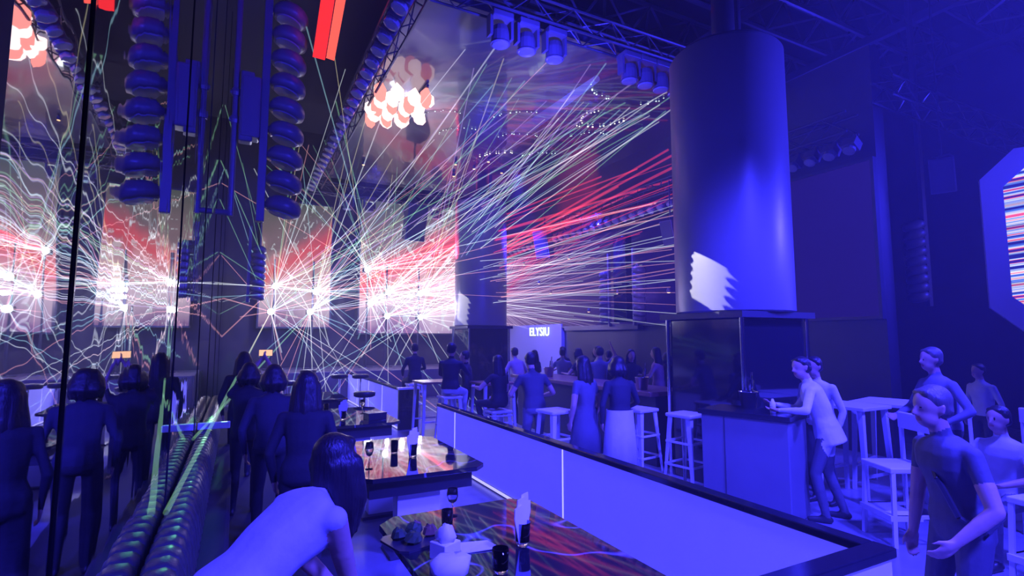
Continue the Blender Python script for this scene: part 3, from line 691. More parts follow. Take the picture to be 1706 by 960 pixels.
# ------------------------------------------------------------------ bright ceiling reflection and red lit banners, both put in as glow
def blade_mesh(m, h=.5, w=.11):
    o = [(-w, -h * .3), (w * .1, 0), (w, -h * .42), (w * .9, -h * .85), (w * .3, -h), (-w * .5, -h * .9), (-w * .95, -h * .7)]; n = len(o)
    return MB().add([(x, 0, z) for x, z in o] + [(x, .025, z) for x, z in o], [tuple(range(n)), tuple(range(2 * n - 1, n - 1, -1))] + [(i, (i + 1) % n, n + (i + 1) % n, n + i) for i in range(n)]).mesh('blade', m)
bm1, bm2 = blade_mesh('pink_blade'), blade_mesh('white_blade', .42, .12)
ch = thing('reflection_cluster', 'pink white reflection in the glossy ceiling, modelled as a cluster of glowing blades', 'reflection', (2.74, 10.3, 6.98))  # ceiling reflection given the shape of hanging emissive blades
ch.scale = (.85, .9, .9)
for x in (-.5, .5): MB().span((x - .03, -.6, -.06), (x + .03, .6, 0)).build('rail', 'black_metal', ch)
for r in range(7):
    for k in range(4):
        if k == 3 and r in (3, 6): continue
        x = -.56 + k * .36 + rr.uniform(-.04, .04); y = -.55 + r * .18
        inst('blade', bm2 if (r + k) % 3 else bm1, ch, (x, y, -.09 - .03 * r + .10 * (k == 3) - rr.uniform(0, .05)), (math.radians(rr.uniform(-14, 14)), math.radians(rr.uniform(-14, 14)), math.radians(rr.uniform(-45, 10))), (1.25, 1.1, 1.0))
rp_ = thing('red_banner', 'pair of tall hanging red lit banners with the light put in as glow, left of the ceiling truss', 'light', (1.02, 8.6, 6.42))  # banners lit red, the light put in as emission
MB().add([(-.14, 0, 0), (.05, .02, .0), (.22, .05, 1.5), (.0, 0, 1.5), (-.14, .04, 0), (.05, .06, 0), (.22, .09, 1.5), (0, .04, 1.5)], [(0, 1, 2, 3), (7, 6, 5, 4), (0, 4, 5, 1), (1, 5, 6, 2), (2, 6, 7, 3), (3, 7, 4, 0)]).build('panel', 'red_panel', rp_)
MB().add([(.07, .03, .05), (.2, .06, .05), (.4, .1, 1.5), (.24, .06, 1.5), (.07, .07, .05), (.2, .1, .05), (.4, .14, 1.5), (.24, .1, 1.5)], [(0, 1, 2, 3), (7, 6, 5, 4), (0, 4, 5, 1), (1, 5, 6, 2), (2, 6, 7, 3), (3, 7, 4, 0)]).build('panel', 'red_panel2', rp_)
MB().span((-.05, -.02, 1.5), (.42, .16, 1.6)).build('mount', 'black_metal', rp_); MB().cyl((.2, .06, 1.6), (.2, .06, 2.95), .03).build('pipe', 'black_metal', rp_)

# glowing beads standing in for small lights reflected in the glossy ceiling
pin = MB().lathe([(.012, .0), (.022, -.01), (.012, -.024)], 6)
pm1, pm2 = pin.mesh('glint_bead', 'pin'), pin.mesh('glint_bead', 'glint_warm')
def glint_string(label, pts, warm=False, s=1.0):
    o = Vector(pts[0]); t = thing('ceiling_glint_string', label, 'glint string', o, 0, 'ceiling glint strings')
    mb = MB()
    for a, b in zip(pts[:-1], pts[1:]): mb.cyl(Vector(a) - o, Vector(b) - o, .005, n=4, caps=False)
    mb.build('wire', 'black_metal', t)
    for p in pts:
        q = s * rr.uniform(.45, .85); inst('glint_bead', pm2 if warm else pm1, t, Vector(p) - o, None, (q, q, q))
def arc(x, y, r, a0, a1, n):
    out = []
    for k in range(n):
        a = a0 + (a1 - a0) * (k + rr.uniform(-.35, .35)) / (n - 1); out.append((x + r * math.cos(a) + rr.uniform(-.04, .04), y + r * math.sin(a) + rr.uniform(-.04, .04), 6.985))
    return out
spots = [((6.9, 9.2), .9, 0.2, 1.5, 10, True, 1.5, 'bright warm string of modelled glints on the glossy ceiling left of the column top'), ((7.3, 9.5), .5, 2.2, 3.9, 8, True, 1.3, 'short warm curl of modelled glints close to the column top'),
         ((6.6, 8.0), .6, 1.2, 2.6, 8, False, 1.2, 'cyan curl of modelled glints just behind the near truss'), ((7.3, 8.1), .5, -.3, .9, 6, False, 1.2, 'cyan arc of modelled glints between near truss and column'),
         ((5.9, 10.8), .9, 3.4, 4.6, 9, False, 1.0, 'curved string of modelled glints in the middle of the glossy ceiling'), ((6.4, 12.0), .9, 3.6, 4.8, 9, False, 1.0, 'curved string of modelled glints behind the middle one'),
         ((6.8, 13.4), 1.0, 3.4, 4.4, 9, True, 1.6, 'warm string of modelled glints toward the far column'), ((5.0, 12.2), .8, 3.2, 4.6, 9, False, .9, 'faint string of modelled glints left of the middle'),
         ((8.0, 11.0), .8, 3.4, 4.7, 9, False, 1.0, 'string of modelled glints near the side screen end'), ((4.2, 11.4), .7, 3.5, 4.8, 8, False, .9, 'faint string of modelled glints beside the pink blade cluster'),
         ((7.6, 12.8), .8, 3.4, 4.7, 9, False, 1.0, 'string of modelled glints above the red streaks')]
for (x, y), r, a0, a1, n, w, s, lab in spots: glint_string(lab, arc(x, y, r, a0, a1, n), w, s)
# small spot lamps scattered under the trusses and walls (bright dots)
sm = MB().lathe([(.03, .05), (.05, 0), (.045, -.06)], 10).mesh('can', 'lamp_body'); sl = MB().lathe([(.04, -.061), (.035, -.07), (.01, -.075)], 10).mesh('lens', 'amber_led')
def pin_spot(label, loc):
    t = thing('pin_spot', label, 'light', loc, 0, 'pin spots'); inst('can', sm, t); inst('lens', sl, t)
for k in range(9):
    pin_spot('tiny glowing pin spot in front of the side screen', (9.22, 8.6 + k * 1.02 + rr.uniform(-.3, .3), rr.uniform(2.7, 4.7)))
for k in range(6):
    pin_spot('tiny glowing pin spot hanging under the glossy ceiling', (rr.uniform(3, 7.5), rr.uniform(12, 16), 6.94))

# ------------------------------------------------------------------ lasers
BM = [beam_mat('beam_white', (.85, .92, 1.0), .55), beam_mat('beam_pink', (1.0, .45, .50), .5), beam_mat('beam_green', (.45, 1.0, .6), .32), beam_mat('beam_cyan', (.45, .85, 1.0), .4),
      beam_mat('beam_violet', (.62, .45, 1.0), .4), beam_mat('beam_yellow', (1.0, .92, .55), .42), beam_mat('beam_red', (1.0, .06, .10), .6)]
cone = MB().cyl((0, 0, 0), (0, 0, 1), 1, 1.6, 6, caps=False)
beam_me = [cone.mesh('beam', m, True) for m in BM]
laser_box = MB().box((0, .12, 0), (.22, .26, .16)).mesh('housing', 'black_metal')
lens_me = MB().lathe([(.10, 0), (.09, -.03), (.03, -.05)], 12, (0, 0, 0), Quaternion((1, 0, 0), -PI / 2)).mesh('aperture', 'star')
ZUP = Vector((0, 0, 1))
def projector(label, loc, beams):
    t = thing('laser_projector', label, 'laser', loc, 0, 'laser projectors on the stage')
    inst('housing', laser_box, t, (0, .03, 0)); inst('aperture', lens_me, t, (0, -.02, 0))
    for (dst, c, r) in beams:
        d = Vector(dst) - Vector(loc); inst('beam', beam_me[c], t, (0, -.03, 0), d.to_track_quat('Z', 'Y'), (r, r, d.length))
    return t
def fan(seed, loc, nup, nright, ndown, nleft=0):
    q = random.Random(seed); out = []
    for k in range(nup): out.append(((q.uniform(-.2, 8.5), q.uniform(7.5, 17.5), 6.98), q.choice([0, 0, 1, 2, 3, 5, 2]), q.uniform(.004, .009)))
    for k in range(nright):
        c = q.choice([0, 0, 0, 1, 4, 1, 6 if loc[0] > 3 else 0]); zz = q.uniform(4.6, 6.6) if c == 6 else q.uniform(2.0, 5.6)
        out.append(((9.4, q.uniform(6.5, 17.0), zz), c, q.uniform(.004, .009)))
    for k in range(ndown): out.append(((q.uniform(.0, 6.0), q.uniform(11, 16.8), 0.02), q.choice([0, 0, 1, 3]), q.uniform(.004, .008)))
    for k in range(nleft): out.append(((-.38, q.uniform(9.5, 17.5), q.uniform(2.0, 6.5)), q.choice([0, 3, 2, 1]), q.uniform(.004, .008)))
    return out
src = [((1.03, 18.5, 3.59), (11, 7, 2, 4), 'laser projector highest on the narrow stage screen, nearest the mirror'), ((.92, 18.5, 2.76), (4, 3, 5, 3), 'laser projector lowest on the narrow stage screen, nearest the mirror'),
       ((2.26, 18.5, 3.45), (11, 8, 2, 2), 'laser projector at the upper right of the narrow stage screen'), ((2.10, 18.5, 2.78), (4, 4, 5, 1), 'laser projector at the lower right of the narrow stage screen'),
       ((4.06, 18.5, 3.1), (6, 7, 2, 0), 'laser projector at the left edge of the wide stage screen, low'), ((3.92, 18.5, 4.29), (9, 10, 0, 1), 'laser projector at the left edge of the wide stage screen, high'),
       ((4.68, 18.5, 3.52), (7, 12, 1, 0), 'laser projector upper left on the wide stage screen'), ((5.84, 18.5, 3.52), (7, 13, 1, 0), 'laser projector upper right on the wide stage screen'),
       ((4.65, 18.5, 2.69), (4, 8, 4, 0), 'laser projector lower left on the wide stage screen'), ((5.86, 18.5, 2.67), (5, 9, 3, 0), 'laser projector lower right on the wide stage screen')]
for k, (loc, cnt, lab) in enumerate(src):
    b = fan(20 + k, loc, *cnt)
    q = random.Random(90 + k)
    for _ in range(9):
        a = q.uniform(0, 2 * PI); ln = q.uniform(.8, 2.2); b.append(((loc[0] + math.cos(a) * ln, loc[1] - q.uniform(.2, 1.2), loc[2] + math.sin(a) * ln), q.choice([0, 0, 3, 1]), q.uniform(.008, .014)))
    for _ in range(3): b.append(((q.uniform(3.6, 8.8), q.uniform(7.2, 10.5), 6.97), q.choice([0, 2, 3, 4]), q.uniform(.006, .010)))
    if k == 1: b += [((-.36, 4.2, .82), 2, .012)]
    if k in (5, 7): b += [((9.38, q.uniform(8.6, 13.5), q.uniform(5.3, 6.9)), 6, q.uniform(.012, .026)) for _ in range(7)]
    if k == 3: b += [((-.36, 6.5, .9), 2, .01)]
    projector(lab, loc, b)
# stands that carry the projectors
for k, x in enumerate((1.0, 2.2, 4.0, 4.68, 5.86)):
    t = thing('laser_stand', ['upright pole carrying lasers nearest the mirror', 'upright pole carrying lasers at the right of the narrow screen', 'upright pole carrying lasers at the left edge of the wide screen', 'upright pole carrying lasers left of the wide screen centre', 'upright pole carrying lasers right of the wide screen centre'][k], 'stand', (x, 18.78, .9), 0, 'laser stands')
    MB().cyl((0, 0, 0), (0, 0, 3.6), .03).build('pole', 'black_metal', t); MB().lathe([(.25, 0), (.24, .02), (.04, .03)], 16).build('base', 'black_metal', t)

# ------------------------------------------------------------------ people
CLOTH = {}
def cloth(c, rough=.8):
    k = tuple(round(x, 3) for x in c)
    if k not in CLOTH: CLOTH[k] = mat('cloth_%d' % len(CLOTH), c, rough, noise=.25, nscale=14, bump=.12, bscale=30)
    return CLOTH[k]
SKIN = mat('skin', (.52, .33, .25), .5, noise=.12, nscale=12)
HAIR = mat('dark_hair', (.018, .014, .014), .45, bump=.35, bscale=60)
HAIR_G = mat('greying_hair', (.10, .09, .09), .5, bump=.3, bscale=60)
for hm_ in (HAIR, HAIR_G):
    nt_ = hm_.node_tree; tc_ = [q for q in nt_.nodes if q.type == 'TEX_COORD'][0]; mp_ = nt_.nodes.new('ShaderNodeMapping'); mp_.inputs['Scale'].default_value = (1.6, 1.6, .10)
    n_ = [q for q in nt_.nodes if q.type == 'TEX_NOISE'][0]; nt_.links.new(tc_.outputs['Object'], mp_.inputs[0]); nt_.links.new(mp_.outputs[0], n_.inputs['Vector'])
EYE = mat('eye_dark', (.03, .02, .02), .2); LIP = mat('lips', (.42, .15, .13), .4)
SHOE = mat('shoe_black', (.03, .03, .03), .4); SHOEW = mat('shoe_white', (.6, .6, .62), .5)
def ik(a, b, l1, l2, hint):
    d = b - a; L = min(d.length, (l1 + l2) * .999); u = d.normalized(); b2 = a + u * L
    x = (l1 * l1 - l2 * l2 + L * L) / (2 * L); h = math.sqrt(max(l1 * l1 - x * x, 0))
    hp = hint - u * hint.dot(u); hp = hp.normalized() if hp.length > 1e-4 else Vector((0, 0, 1))
    return a + u * x + hp * h, b2
def sph_prims(bm_v, bm_f, p0, p1, r0, r1, n=10):
    p0 = Vector(p0); p1 = Vector(p1); ax = p1 - p0; q = ax.to_track_quat('Z', 'Y') if ax.length > 1e-6 else Quaternion()
    k0 = len(bm_v); rings = []
    for a in (-80, -50, -20): rings.append((p0, r0 * math.cos(math.radians(a)), r0 * math.sin(math.radians(a))))
    rings.append((p0, r0, 0)); rings.append((p1, r1, 0))
    for a in (20, 50, 80): rings.append((p1, r1 * math.cos(math.radians(a)), r1 * math.sin(math.radians(a))))
    for (c, r, z) in rings:
        for k in range(n): bm_v.append(tuple(c + q @ Vector((r * math.cos(2 * PI * k / n), r * math.sin(2 * PI * k / n), z))))
    m = len(rings)
    for j in range(m - 1):
        for k in range(n): bm_f.append((k0 + j * n + k, k0 + j * n + (k + 1) % n, k0 + (j + 1) * n + (k + 1) % n, k0 + (j + 1) * n + k))
    bm_f.append(tuple(k0 + k for k in range(n - 1, -1, -1))); bm_f.append(tuple(k0 + (m - 1) * n + k for k in range(n)))
def ellipsoid(bm_v, bm_f, c, rad, R, n=16, m=10):
    k0 = len(bm_v); c = Vector(c)
    for j in range(m):
        a = PI * (j + .5) / m
        for k in range(n): bm_v.append(tuple(c + R @ Vector((rad[0] * math.sin(a) * math.cos(2 * PI * k / n), rad[1] * math.sin(a) * math.sin(2 * PI * k / n), rad[2] * math.cos(a)))))
    for j in range(m - 1):
        for k in range(n): bm_f.append((k0 + j * n + k, k0 + (j + 1) * n + k, k0 + (j + 1) * n + (k + 1) % n, k0 + j * n + (k + 1) % n))
    bm_f.append(tuple(k0 + k for k in range(n))); bm_f.append(tuple(k0 + (m - 1) * n + k for k in range(n - 1, -1, -1)))
def remesh(v, f, voxel, smooth=5):
    me = D.meshes.new('tmp'); me.from_pydata(v, [], f); me.update()
    bm = bmesh.new(); bm.from_mesh(me); bmesh.ops.recalc_face_normals(bm, faces=bm.faces); bm.to_mesh(me); bm.free()
    ob = D.objects.new('tmp', me); COL.objects.link(ob)
    r = ob.modifiers.new('r', 'REMESH'); r.mode = 'VOXEL'; r.voxel_size = voxel
    s = ob.modifiers.new('s', 'SMOOTH'); s.factor = .5; s.iterations = smooth
    bpy.context.view_layer.update()
    out = D.meshes.new_from_object(ob.evaluated_get(bpy.context.evaluated_depsgraph_get())); D.objects.remove(ob); D.meshes.remove(me)
    out.shade_smooth(); return out
def paint(me, prims, order):
    n = len(me.polygons); c = np.empty(n * 3); me.polygons.foreach_get('center', c); c = c.reshape(-1, 3)
    best = np.full(n, 1e9); idx = np.zeros(n, dtype=np.int32)
    for (p0, p1, r0, r1, tg) in prims:
        a = np.array(p0); b = np.array(p1); ab = b - a; L2 = max(ab @ ab, 1e-9); t = np.clip(((c - a) @ ab) / L2, 0, 1)
        dist = np.linalg.norm(c - (a + t[:, None] * ab), axis=1) - (r0 + (r1 - r0) * t)
        k = dist < best; best[k] = dist[k]; idx[k] = order.index(tg)
    me.polygons.foreach_set('material_index', idx)

def person(label, loc, face, h=1.68, top=(.03, .03, .04), bottom=(.03, .03, .04), hair='short', sleeve='long', lean=0, side=0, pz=None, hands=None, feet=None,
           head_pitch=0, head_yaw=0, skirt=None, untuck=False, voxel=.014, female=False, shoe=SHOE, hairm=None, group=None, cat='person', cuff=False, hair_len=.42):
    t = thing('person', label, cat, loc, math.radians(face), group); s = h / 1.70; t.scale = (s, s, s)
    V = Vector; P = V((0, 0, .93 if pz is None else pz / s))
    Rl = Matrix.Rotation(math.radians(-lean), 3, 'X') @ Matrix.Rotation(math.radians(side), 3, 'Y')
    def sp(x, y, z): return P + Rl @ V((x, y, z))
    v = []; f = []; pr = []
    def cap(p0, p1, r0, r1, tg): sph_prims(v, f, p0, p1, r0, r1); pr.append((tuple(p0), tuple(p1), r0, r1, tg))
    k = .92 if female else 1.0
    rings = [(-.10, .12, .09), (-.06, .160, .115), (.04, .168 * (1.02 if female else 1), .122), (.14, .142 * k, .105), (.24, .15 * k, .112), (.34, .168 * k, .122), (.42, .178 * k, .112), (.465, .150 * k, .09), (.50, .07, .07)]
    k0 = len(v); n = 18
    for (z, rx, ry) in rings:
        c = V((0, -.01 + (.02 if z > .3 else 0), z))
        for j in range(n):
            a = 2 * PI * j / n; ca, sa = math.cos(a), math.sin(a)
            x = rx * math.copysign(abs(ca) ** .8, ca); y = ry * math.copysign(abs(sa) ** .8, sa); v.append(tuple(P + Rl @ (c + V((x, y, 0)))))
        tg = 'bottom' if z < (-.2 if untuck else .02) else 'top'
        w = max(rx - ry * .95, .005); pr.append((tuple(P + Rl @ (c + V((-w, 0, 0)))), tuple(P + Rl @ (c + V((w, 0, 0)))), ry, ry, tg))
    for i in range(len(rings) - 1):
        for j in range(n): f.append((k0 + i * n + j, k0 + i * n + (j + 1) % n, k0 + (i + 1) * n + (j + 1) % n, k0 + (i + 1) * n + j))
    f.append(tuple(k0 + j for j in range(n - 1, -1, -1))); f.append(tuple(k0 + (len(rings) - 1) * n + j for j in range(n)))
    # neck and head
    nb = sp(0, .01, .48); Rh = Matrix.Rotation(math.radians(head_yaw), 3, 'Z') @ Matrix.Rotation(math.radians(-head_pitch), 3, 'X')
    Rh = (Rl if abs(lean) < 25 else Matrix.Rotation(math.radians(-lean * .75), 3, 'X')) @ Rh
    hc = nb + Rl @ V((0, .012, .075)) + Rh @ V((0, .03, .115))
    cap(nb, hc + Rh @ V((0, -.02, -.07)), .056, .052, 'skin')
    def hd(x, y, z): return hc + Rh @ V((x, y, z))
    ellipsoid(v, f, hd(0, -.008, .02), (.076, .094, .098), Rh); pr.append((tuple(hd(0, -.02, .02)), tuple(hd(0, .01, .02)), .078, .078, 'skin'))
    ellipsoid(v, f, hd(0, .022, -.05), (.058, .066, .066), Rh); pr.append((tuple(hd(0, .02, -.05)), tuple(hd(0, .03, -.06)), .058, .05, 'skin'))
    cap(hd(0, .085, .012), hd(0, .104, -.022), .009, .014, 'skin')
    for sx in (-1, 1):
        cap(hd(sx * .077, -.012, .012), hd(sx * .075, -.008, -.025), .016, .012, 'skin')
        pr.append((tuple(hd(sx * .028, .082, .012)), tuple(hd(sx * .038, .078, .012)), .013, .013, 'eye')); pr.append((tuple(hd(sx * .02, .084, .036)), tuple(hd(sx * .045, .074, .036)), .008, .008, 'brow'))
    pr.append((tuple(hd(-.014, .086, -.058)), tuple(hd(.014, .086, -.058)), .008, .008, 'lip'))
    # arms
    hands = hands or {}
    for sx, nm in ((-1, 'L'), (1, 'R')):
        sh = sp(sx * .178 * k, .005, .425)
        tgt = V(hands[nm]) if nm in hands else sh + V((sx * .06, .05, -.50))
        hint = V((sx * .6, -.6, -.35)) if tgt.z < sh.z + .1 else V((sx * 1.0, .1, -.8))
        cap(sp(sx * .11, .005, .41), sh, .068, .052, 'top')
        el, wr = ik(sh, tgt, .285, .25, hint)
        up = 'top' if sleeve in ('long', 'short') else 'skin'; lo = 'top' if sleeve == 'long' else 'skin'
        cap(sh, sh.lerp(el, .55), .051, .046, up); cap(sh.lerp(el, .55), el, .048, .040, up if sleeve == 'long' else ('top' if sleeve == 'short' and False else ('skin' if sleeve != 'long' else up)))
        cap(el, el.lerp(wr, .45), .041, .038, lo); cap(el.lerp(wr, .45), wr, .037, .027, lo)
        d = (wr - el).normalized(); fw = V((0, 1, 0)) - d * d.y; fw = fw.normalized() if fw.length > .2 else V((1, 0, 0)); nrm = d.cross(fw).normalized()
        cap(wr, wr + d * .05 + fw * .015, .024, .024, 'skin'); cap(wr + d * .02 - fw * .018, wr + d * .075 - fw * .022, .019, .017, 'skin'); cap(wr + d * .02 + fw * .018, wr + d * .078 + fw * .02, .019, .017, 'skin')
        cur = nrm * (-sx)
        for i, (off, ln) in enumerate(((.032, .068), (.011, .078), (-.011, .072), (-.031, .055))):
            a = wr + d * .078 + fw * off; b = a + d * ln * .5 + cur * .008; c = b + d * ln * .38 + cur * ln * .38
            cap(a, b, .0095, .009, 'skin'); cap(b, c, .009, .0075, 'skin')
        a = wr + d * .025 + fw * .028; b = a + d * .032 + fw * .028 + cur * .008; c = b + d * .03 + fw * .008 + cur * .008
        cap(a, b, .012, .0105, 'skin'); cap(b, c, .0105, .0085, 'skin')
    # legs
    feet = feet or {}
    for sx, nm in ((-1, 'L'), (1, 'R')):
        hp = P + Rl @ V((0, 0, 0)) * 0 + V((sx * .088, 0, -.04))
        if lean > 40: hp = P + V((sx * .088, 0, -.05))
        ft = V(feet[nm]) if nm in feet else V((sx * .105, -.02 + sx * .03, 0)); an = ft + V((0, -.02, .075))
        kn, an = ik(hp, an, .42, .42, V((sx * .12, 1, .15)))
        lg = 'skin' if skirt else 'bottom'
        cap(hp, hp.lerp(kn, .5), .092, .074, 'bottom'); cap(hp.lerp(kn, .5), kn, .074, .056, lg)
        cap(kn, kn.lerp(an, .4), .056, .056, lg); cap(kn.lerp(an, .4), an, .054, .040, lg)
        cap(an + V((0, -.03, -.04)), an + V((sx * .015, .15, -.05)), .036, .030, 'shoe'); cap(an, an + V((0, .03, -.03)), .04, .038, 'shoe')
    if untuck:
        k0 = len(v)
        for (z, rx, ry) in ((.10, .155, .118), (-.02, .182, .138), (-.14, .192, .148), (-.15, .17, .12)):
            for j in range(n): a = 2 * PI * j / n; v.append(tuple(sp(rx * math.cos(a), ry * math.sin(a) - .005, z)))
            if z > -.15: pr.append((tuple(sp(-.05, 0, z)), tuple(sp(.05, 0, z)), ry + .004, ry + .004, 'top'))
        for i in range(3):
            for j in range(n): f.append((k0 + i * n + j, k0 + i * n + (j + 1) % n, k0 + (i + 1) * n + (j + 1) % n, k0 + (i + 1) * n + j))
        f.append(tuple(k0 + j for j in range(n - 1, -1, -1))); f.append(tuple(k0 + 3 * n + j for j in range(n)))
    order = ['skin', 'top', 'bottom', 'shoe', 'eye', 'lip', 'brow']
    me = remesh(v, f, voxel); me.name = 'body'; me.materials.clear()
    for m in (SKIN, cloth(top), cloth(bottom), shoe, EYE, LIP, HAIR): me.materials.append(m)
    paint(me, pr, order)
    inst('body', me, t)
    # hair
    hv = []; hf = []; hm = hairm or HAIR
    def hcap(p0, p1, r0, r1): sph_prims(hv, hf, p0, p1, r0, r1)
    if hair:
        ellipsoid(hv, hf, hd(0, -.028, .040), (.087, .095, .092), Rh); ellipsoid(hv, hf, hd(0, -.035, .005), (.085, .078, .085), Rh)
        hcap(hd(-.04, .036, .086), hd(.04, .036, .086), .024, .024)
        hcap(hd(-.05, -.055, -.02), hd(.05, -.055, -.02), .036, .036)
        for sx in (-1, 1): hcap(hd(sx * .07, .0, .05), hd(sx * .068, -.02, .0), .022, .016)
        if hair in ('long', 'bob', 'hang'):
            L = .14 if hair == 'bob' else hair_len
            dn = V((0, 0, -1)); back = Rl @ V((0, -1, 0))
            for (x, y) in ((-.07, -.03), (-.045, -.07), (0, -.085), (.045, -.07), (.07, -.03)) + (((-.078, .02), (.078, .02)) if hair != 'long' else ()):
                a = hd(x, y, .0)
                if hair == 'hang':
                    for _ in range(2):
                        b = a + dn * L * (1 + rr.uniform(-.25, .2)) + V((rr.uniform(-.04, .04), rr.uniform(-.04, .05), 0)); m1 = a.lerp(b, .5) + V((x * .3, .01, 0)); hcap(a, m1, .042, .032); hcap(m1, b, .032, .008)
                else:
                    m1 = a + dn * L * .45 + back * .03 + V((x * .3, 0, 0)); b = a + dn * L * (1 + rr.uniform(-.08, .08)) + back * (.055 if hair == 'long' else .01) + V((x * .2, 0, 0)); hcap(a, m1, .044, .042); hcap(m1, b, .042, .018)
        if hair == 'bun': ellipsoid(hv, hf, hd(0, -.13, .06), (.045, .045, .045), Rh)
        hmsh = remesh(hv, hf, max(voxel, .012), 4); hmsh.name = 'hair'; hmsh.materials.clear(); hmsh.materials.append(hm); inst('hair', hmsh, t)
    if skirt:
        mb = MB(); n = 24; prof = [(.182, .10), (.187, .0), (.20, -.12), (skirt[1], -skirt[0]), (skirt[1] - .015, -skirt[0]), (.15, -.05)]
        vs = []
        for (r, z) in prof:
            for j in range(n):
                a = 2 * PI * j / n; w = 1 + .05 * math.sin(a * 7) * min(1, max(0, -z * 2)); vs.append(tuple(P + V((r * w * math.cos(a), r * .8 * w * math.sin(a), z))))
        fs = [(i * n + j, i * n + (j + 1) % n, (i + 1) * n + (j + 1) % n, (i + 1) * n + j) for i in range(len(prof) - 1) for j in range(n)]
        mb.add(vs, fs).build('skirt', cloth(skirt[2]), t, smooth=True)
    t['hc'] = tuple(hc)
    return t
NAVY = (.03, .03, .045); BLACK = (.018, .018, .022); WHITE = (.75, .75, .78); GREYB = (.16, .16, .19); PALE = (.55, .55, .62)
# facing: 0 looks along +Y (toward the stage), -90 toward +X, 90 toward -X
person('woman in a pale top bent forward over the near table, long dark hair hanging down', (-.01, 2.20, 0), -60, 1.68, PALE, PALE, 'hang', 'none', lean=55, pz=1.0, untuck=True, head_pitch=-42,
       hands={'R': (.02, .62, .72), 'L': (-.12, .62, .80)}, voxel=.010, female=True, hair_len=.30, feet={'L': (-.1, .22, 0), 'R': (.1, .17, 0)})
person('dark clothed woman with long full hair standing between the sofa and the tables', (.50, 4.5, 0), -12, 1.66, BLACK, BLACK, 'long', lean=4, female=True, voxel=.012)
person('dark haired person second from the bending woman in the standing row by the sofa', (.34, 5.75, 0), -5, 1.66, NAVY, BLACK, 'bob')
ph_p = person('person holding a phone up with both hands in the standing row by the sofa', (.14, 6.8, 0), -8, 1.64, BLACK, BLACK, 'bob', 'short', hands={'R': (.17, .30, 1.72), 'L': (.07, .32, 1.72)})
person('farthest person of the standing row by the sofa, close to the mirror', (.10, 8.5, 0), -5, 1.72, BLACK, BLACK, 'long')
phn = thing('phone', 'phone with an orange glowing screen held up above the crowd by the mirror', 'phone', (.32, 7.16, 1.76), math.radians(-8))
MB().span((-.08, -.004, -.04), (.08, .004, .04)).build('case', 'plastic_black', phn, bevel=.003); MB().span((-.074, -.0065, -.036), (.074, -.004, .036)).build('screen', 'phone', phn)
# seated at the high tables
SF = {'L': (-.12, .30, .36), 'R': (.12, .30, .36)}
person('man in a dark suit seated with his back to the camera by the aisle gap', (3.85, 12.55, 0), 0, 1.74, NAVY, BLACK, 'short', pz=.99, feet={'L': (-.13, .28, .38), 'R': (.13, .28, .38)}, hands={'R': (.2, .36, 1.12), 'L': (-.2, .3, 1.0)})
person('man in a dark jacket and pale trousers seated on a white stool', (3.52, 9.24, 0), -40, 1.76, NAVY, PALE, 'short', pz=1.03, feet={'L': (-.1, .34, .40), 'R': (.14, .34, .40)}, hands={'L': (-.2, .42, 1.15), 'R': (.12, .36, 1.30)}, shoe=SHOEW)
person('person in black standing right behind the man in pale trousers', (4.15, 10.0, 0), 60, 1.66, BLACK, BLACK, 'short')
person('woman in black with long hair seated at the aisle high table', (4.0, 8.2, 0), 15, 1.66, BLACK, BLACK, 'long', 'short', pz=.87, feet=SF, hands={'L': (-.24, .36, 1.12), 'R': (.2, .3, .95)}, female=True)
person('broad man in a dark shirt and pale jeans leaning on the white stool', (3.86, 6.75, 0), -10, 1.72, (.07, .07, .09), GREYB, 'short', 'short', lean=10, hands={'L': (-.22, .38, 1.05), 'R': (.26, .34, 1.05)})
person('person in a pink shirt seen from behind near the blue sign wall', (5.85, 10.9, 0), 10, 1.72, (.5, .36, .4), NAVY, 'short', lean=18, hands={'L': (-.2, .35, 1.1), 'R': (.2, .35, 1.1)}, head_pitch=-20)
person('woman with long wavy hair in a grey dress seen from behind at the partition', (4.12, 5.85, 0), 12, 1.68, (.13, .13, .16), (.13, .13, .16), 'long', 'short', female=True, skirt=(.48, .27, (.13, .13, .16)), hair_len=.40)
person('person in a dark top and long white skirt beside the bar stools', (4.45, 5.55, 0), -15, 1.68, NAVY, WHITE, 'bob', female=True, skirt=(.72, .24, WHITE), hands={'R': (.24, .3, 1.0)})
# right side
person('man in a white shirt and dark trousers leaning over the bar pod', (5.72, 3.62, 0), 30, 1.74, WHITE, (.10, .10, .12), 'short', 'long', lean=16, untuck=True, hands={'L': (-.34, .40, 1.14), 'R': (.02, .48, 1.16)}, head_pitch=-8, head_yaw=45, voxel=.011, feet={'L': (-.12, .06, 0), 'R': (.14, -.1, 0)})
person('man in a white shirt standing behind the one leaning on the bar pod', (6.25, 4.02, 0), 90, 1.70, WHITE, NAVY, 'short', voxel=.014, lean=4)
person('standing man with glasses in a blue shirt looking left at the right side', (6.72, 2.98, 0), 62, 1.82, (.20, .20, .26), NAVY, 'short', hairm=HAIR_G, hands={'L': (-.26, .2, 1.0), 'R': (.22, .3, 1.02)}, lean=3)
walker = person('person in a dark shirt with a strap walking near the right edge', (3.62, 1.56, 0), 62, 1.66, (.10, .10, .13), (.10, .10, .13), 'short', 'short', voxel=.009, hairm=HAIR_G, hands={'L': (-.24, .22, .92), 'R': (.24, .1, .80)}, lean=6)
st = MB(); pts = [(.09, -.10, 1.37), (.085, .0, 1.45), (.05, .125, 1.36), (-.05, .15, 1.2), (-.15, .125, 1.02), (-.19, .02, .95), (-.15, -.11, 1.02), (-.02, -.125, 1.2), (.09, -.10, 1.37)]
for p, q in zip(pts[:-1], pts[1:]): st.cyl(p, q, .016, n=6)
st.build('shoulder_strap', 'plastic_black', walker)
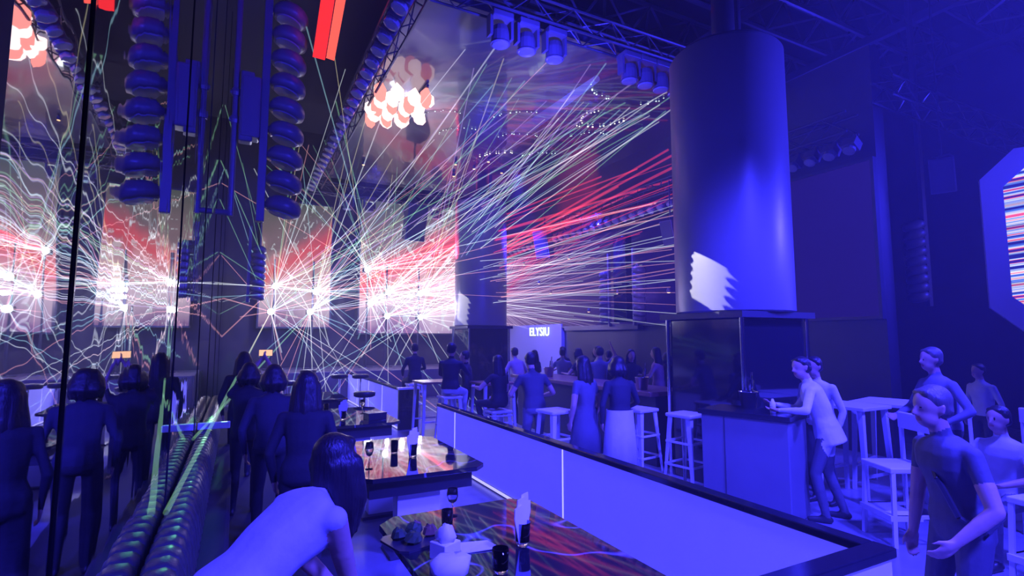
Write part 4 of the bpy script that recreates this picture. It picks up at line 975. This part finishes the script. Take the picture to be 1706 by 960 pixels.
person('seated person in a pale printed shirt behind the walking one', (6.15, 2.28, 0), 80, 1.66, PALE, GREYB, 'short', 'short', pz=.56, feet={'L': (-.12, .42, 0), 'R': (.12, .42, 0)}, hands={'L': (-.18, .36, .72), 'R': (.18, .36, .72)})
person('person far off at the right in a pale shirt below the octagonal screen', (9.6, 3.75, 0), 70, 1.55, PALE, NAVY, 'short', voxel=.02)
# dance floor crowd: twelve small figures with their own clothes
crowd = [(6.9, 12.0, 20, NAVY, BLACK, 'long', 'dancer with long hair in navy left in the dance floor crowd'), (7.35, 11.4, -30, (.3, .3, .5), NAVY, 'short', 'dancer in a blue shirt left of the crowd centre'),
         (7.9, 12.2, 10, BLACK, BLACK, 'short', 'dancer all in black behind the blue shirted dancer'), (7.6, 10.2, 40, WHITE, NAVY, 'short', 'dancer in a white shirt at the crowd centre'),
         (8.2, 10.6, -10, NAVY, BLACK, 'short', 'tall dancer in navy below the lamp towers'), (8.5, 11.5, 15, BLACK, BLACK, 'bob', 'tall dancer in black below the lamp towers, facing away'),
         (7.2, 8.6, 160, BLACK, BLACK, 'long', 'dancer turned to the camera left of the counter'), (7.75, 8.4, 30, (.6, .35, .42), NAVY, 'long', 'dancer in a pink top nearest the round column'),
         (8.3, 8.7, -20, BLACK, WHITE, 'bob', 'dancer in black with pale shorts near the round column'), (8.6, 8.1, 10, PALE, GREYB, 'short', 'dancer in a pale blue shirt against the round column'),
         (6.9, 10.0, 25, NAVY, NAVY, 'bob', 'dancer in dark clothes at the far end of the reddish counter'), (6.95, 9.3, -35, (.2, .2, .3), BLACK, 'short', 'dancer with one raised arm by the reddish counter')]
for k, (x, y, a, tp, bt, hr, lab) in enumerate(crowd):
    hd_ = {'R': (.25, .25, 1.75)} if k in (4, 11) else {'L': (-.2, .3, 1.15), 'R': (.2, .3, 1.1)}
    person(lab, (x, y, 0), a, 1.60 + .04 * (k % 4), tp, bt, hr, 'short', hands=hd_, voxel=.022, female=hr != 'short', group='dance floor crowd')
for o in D.objects:
    if 'hc' in o: del o['hc']
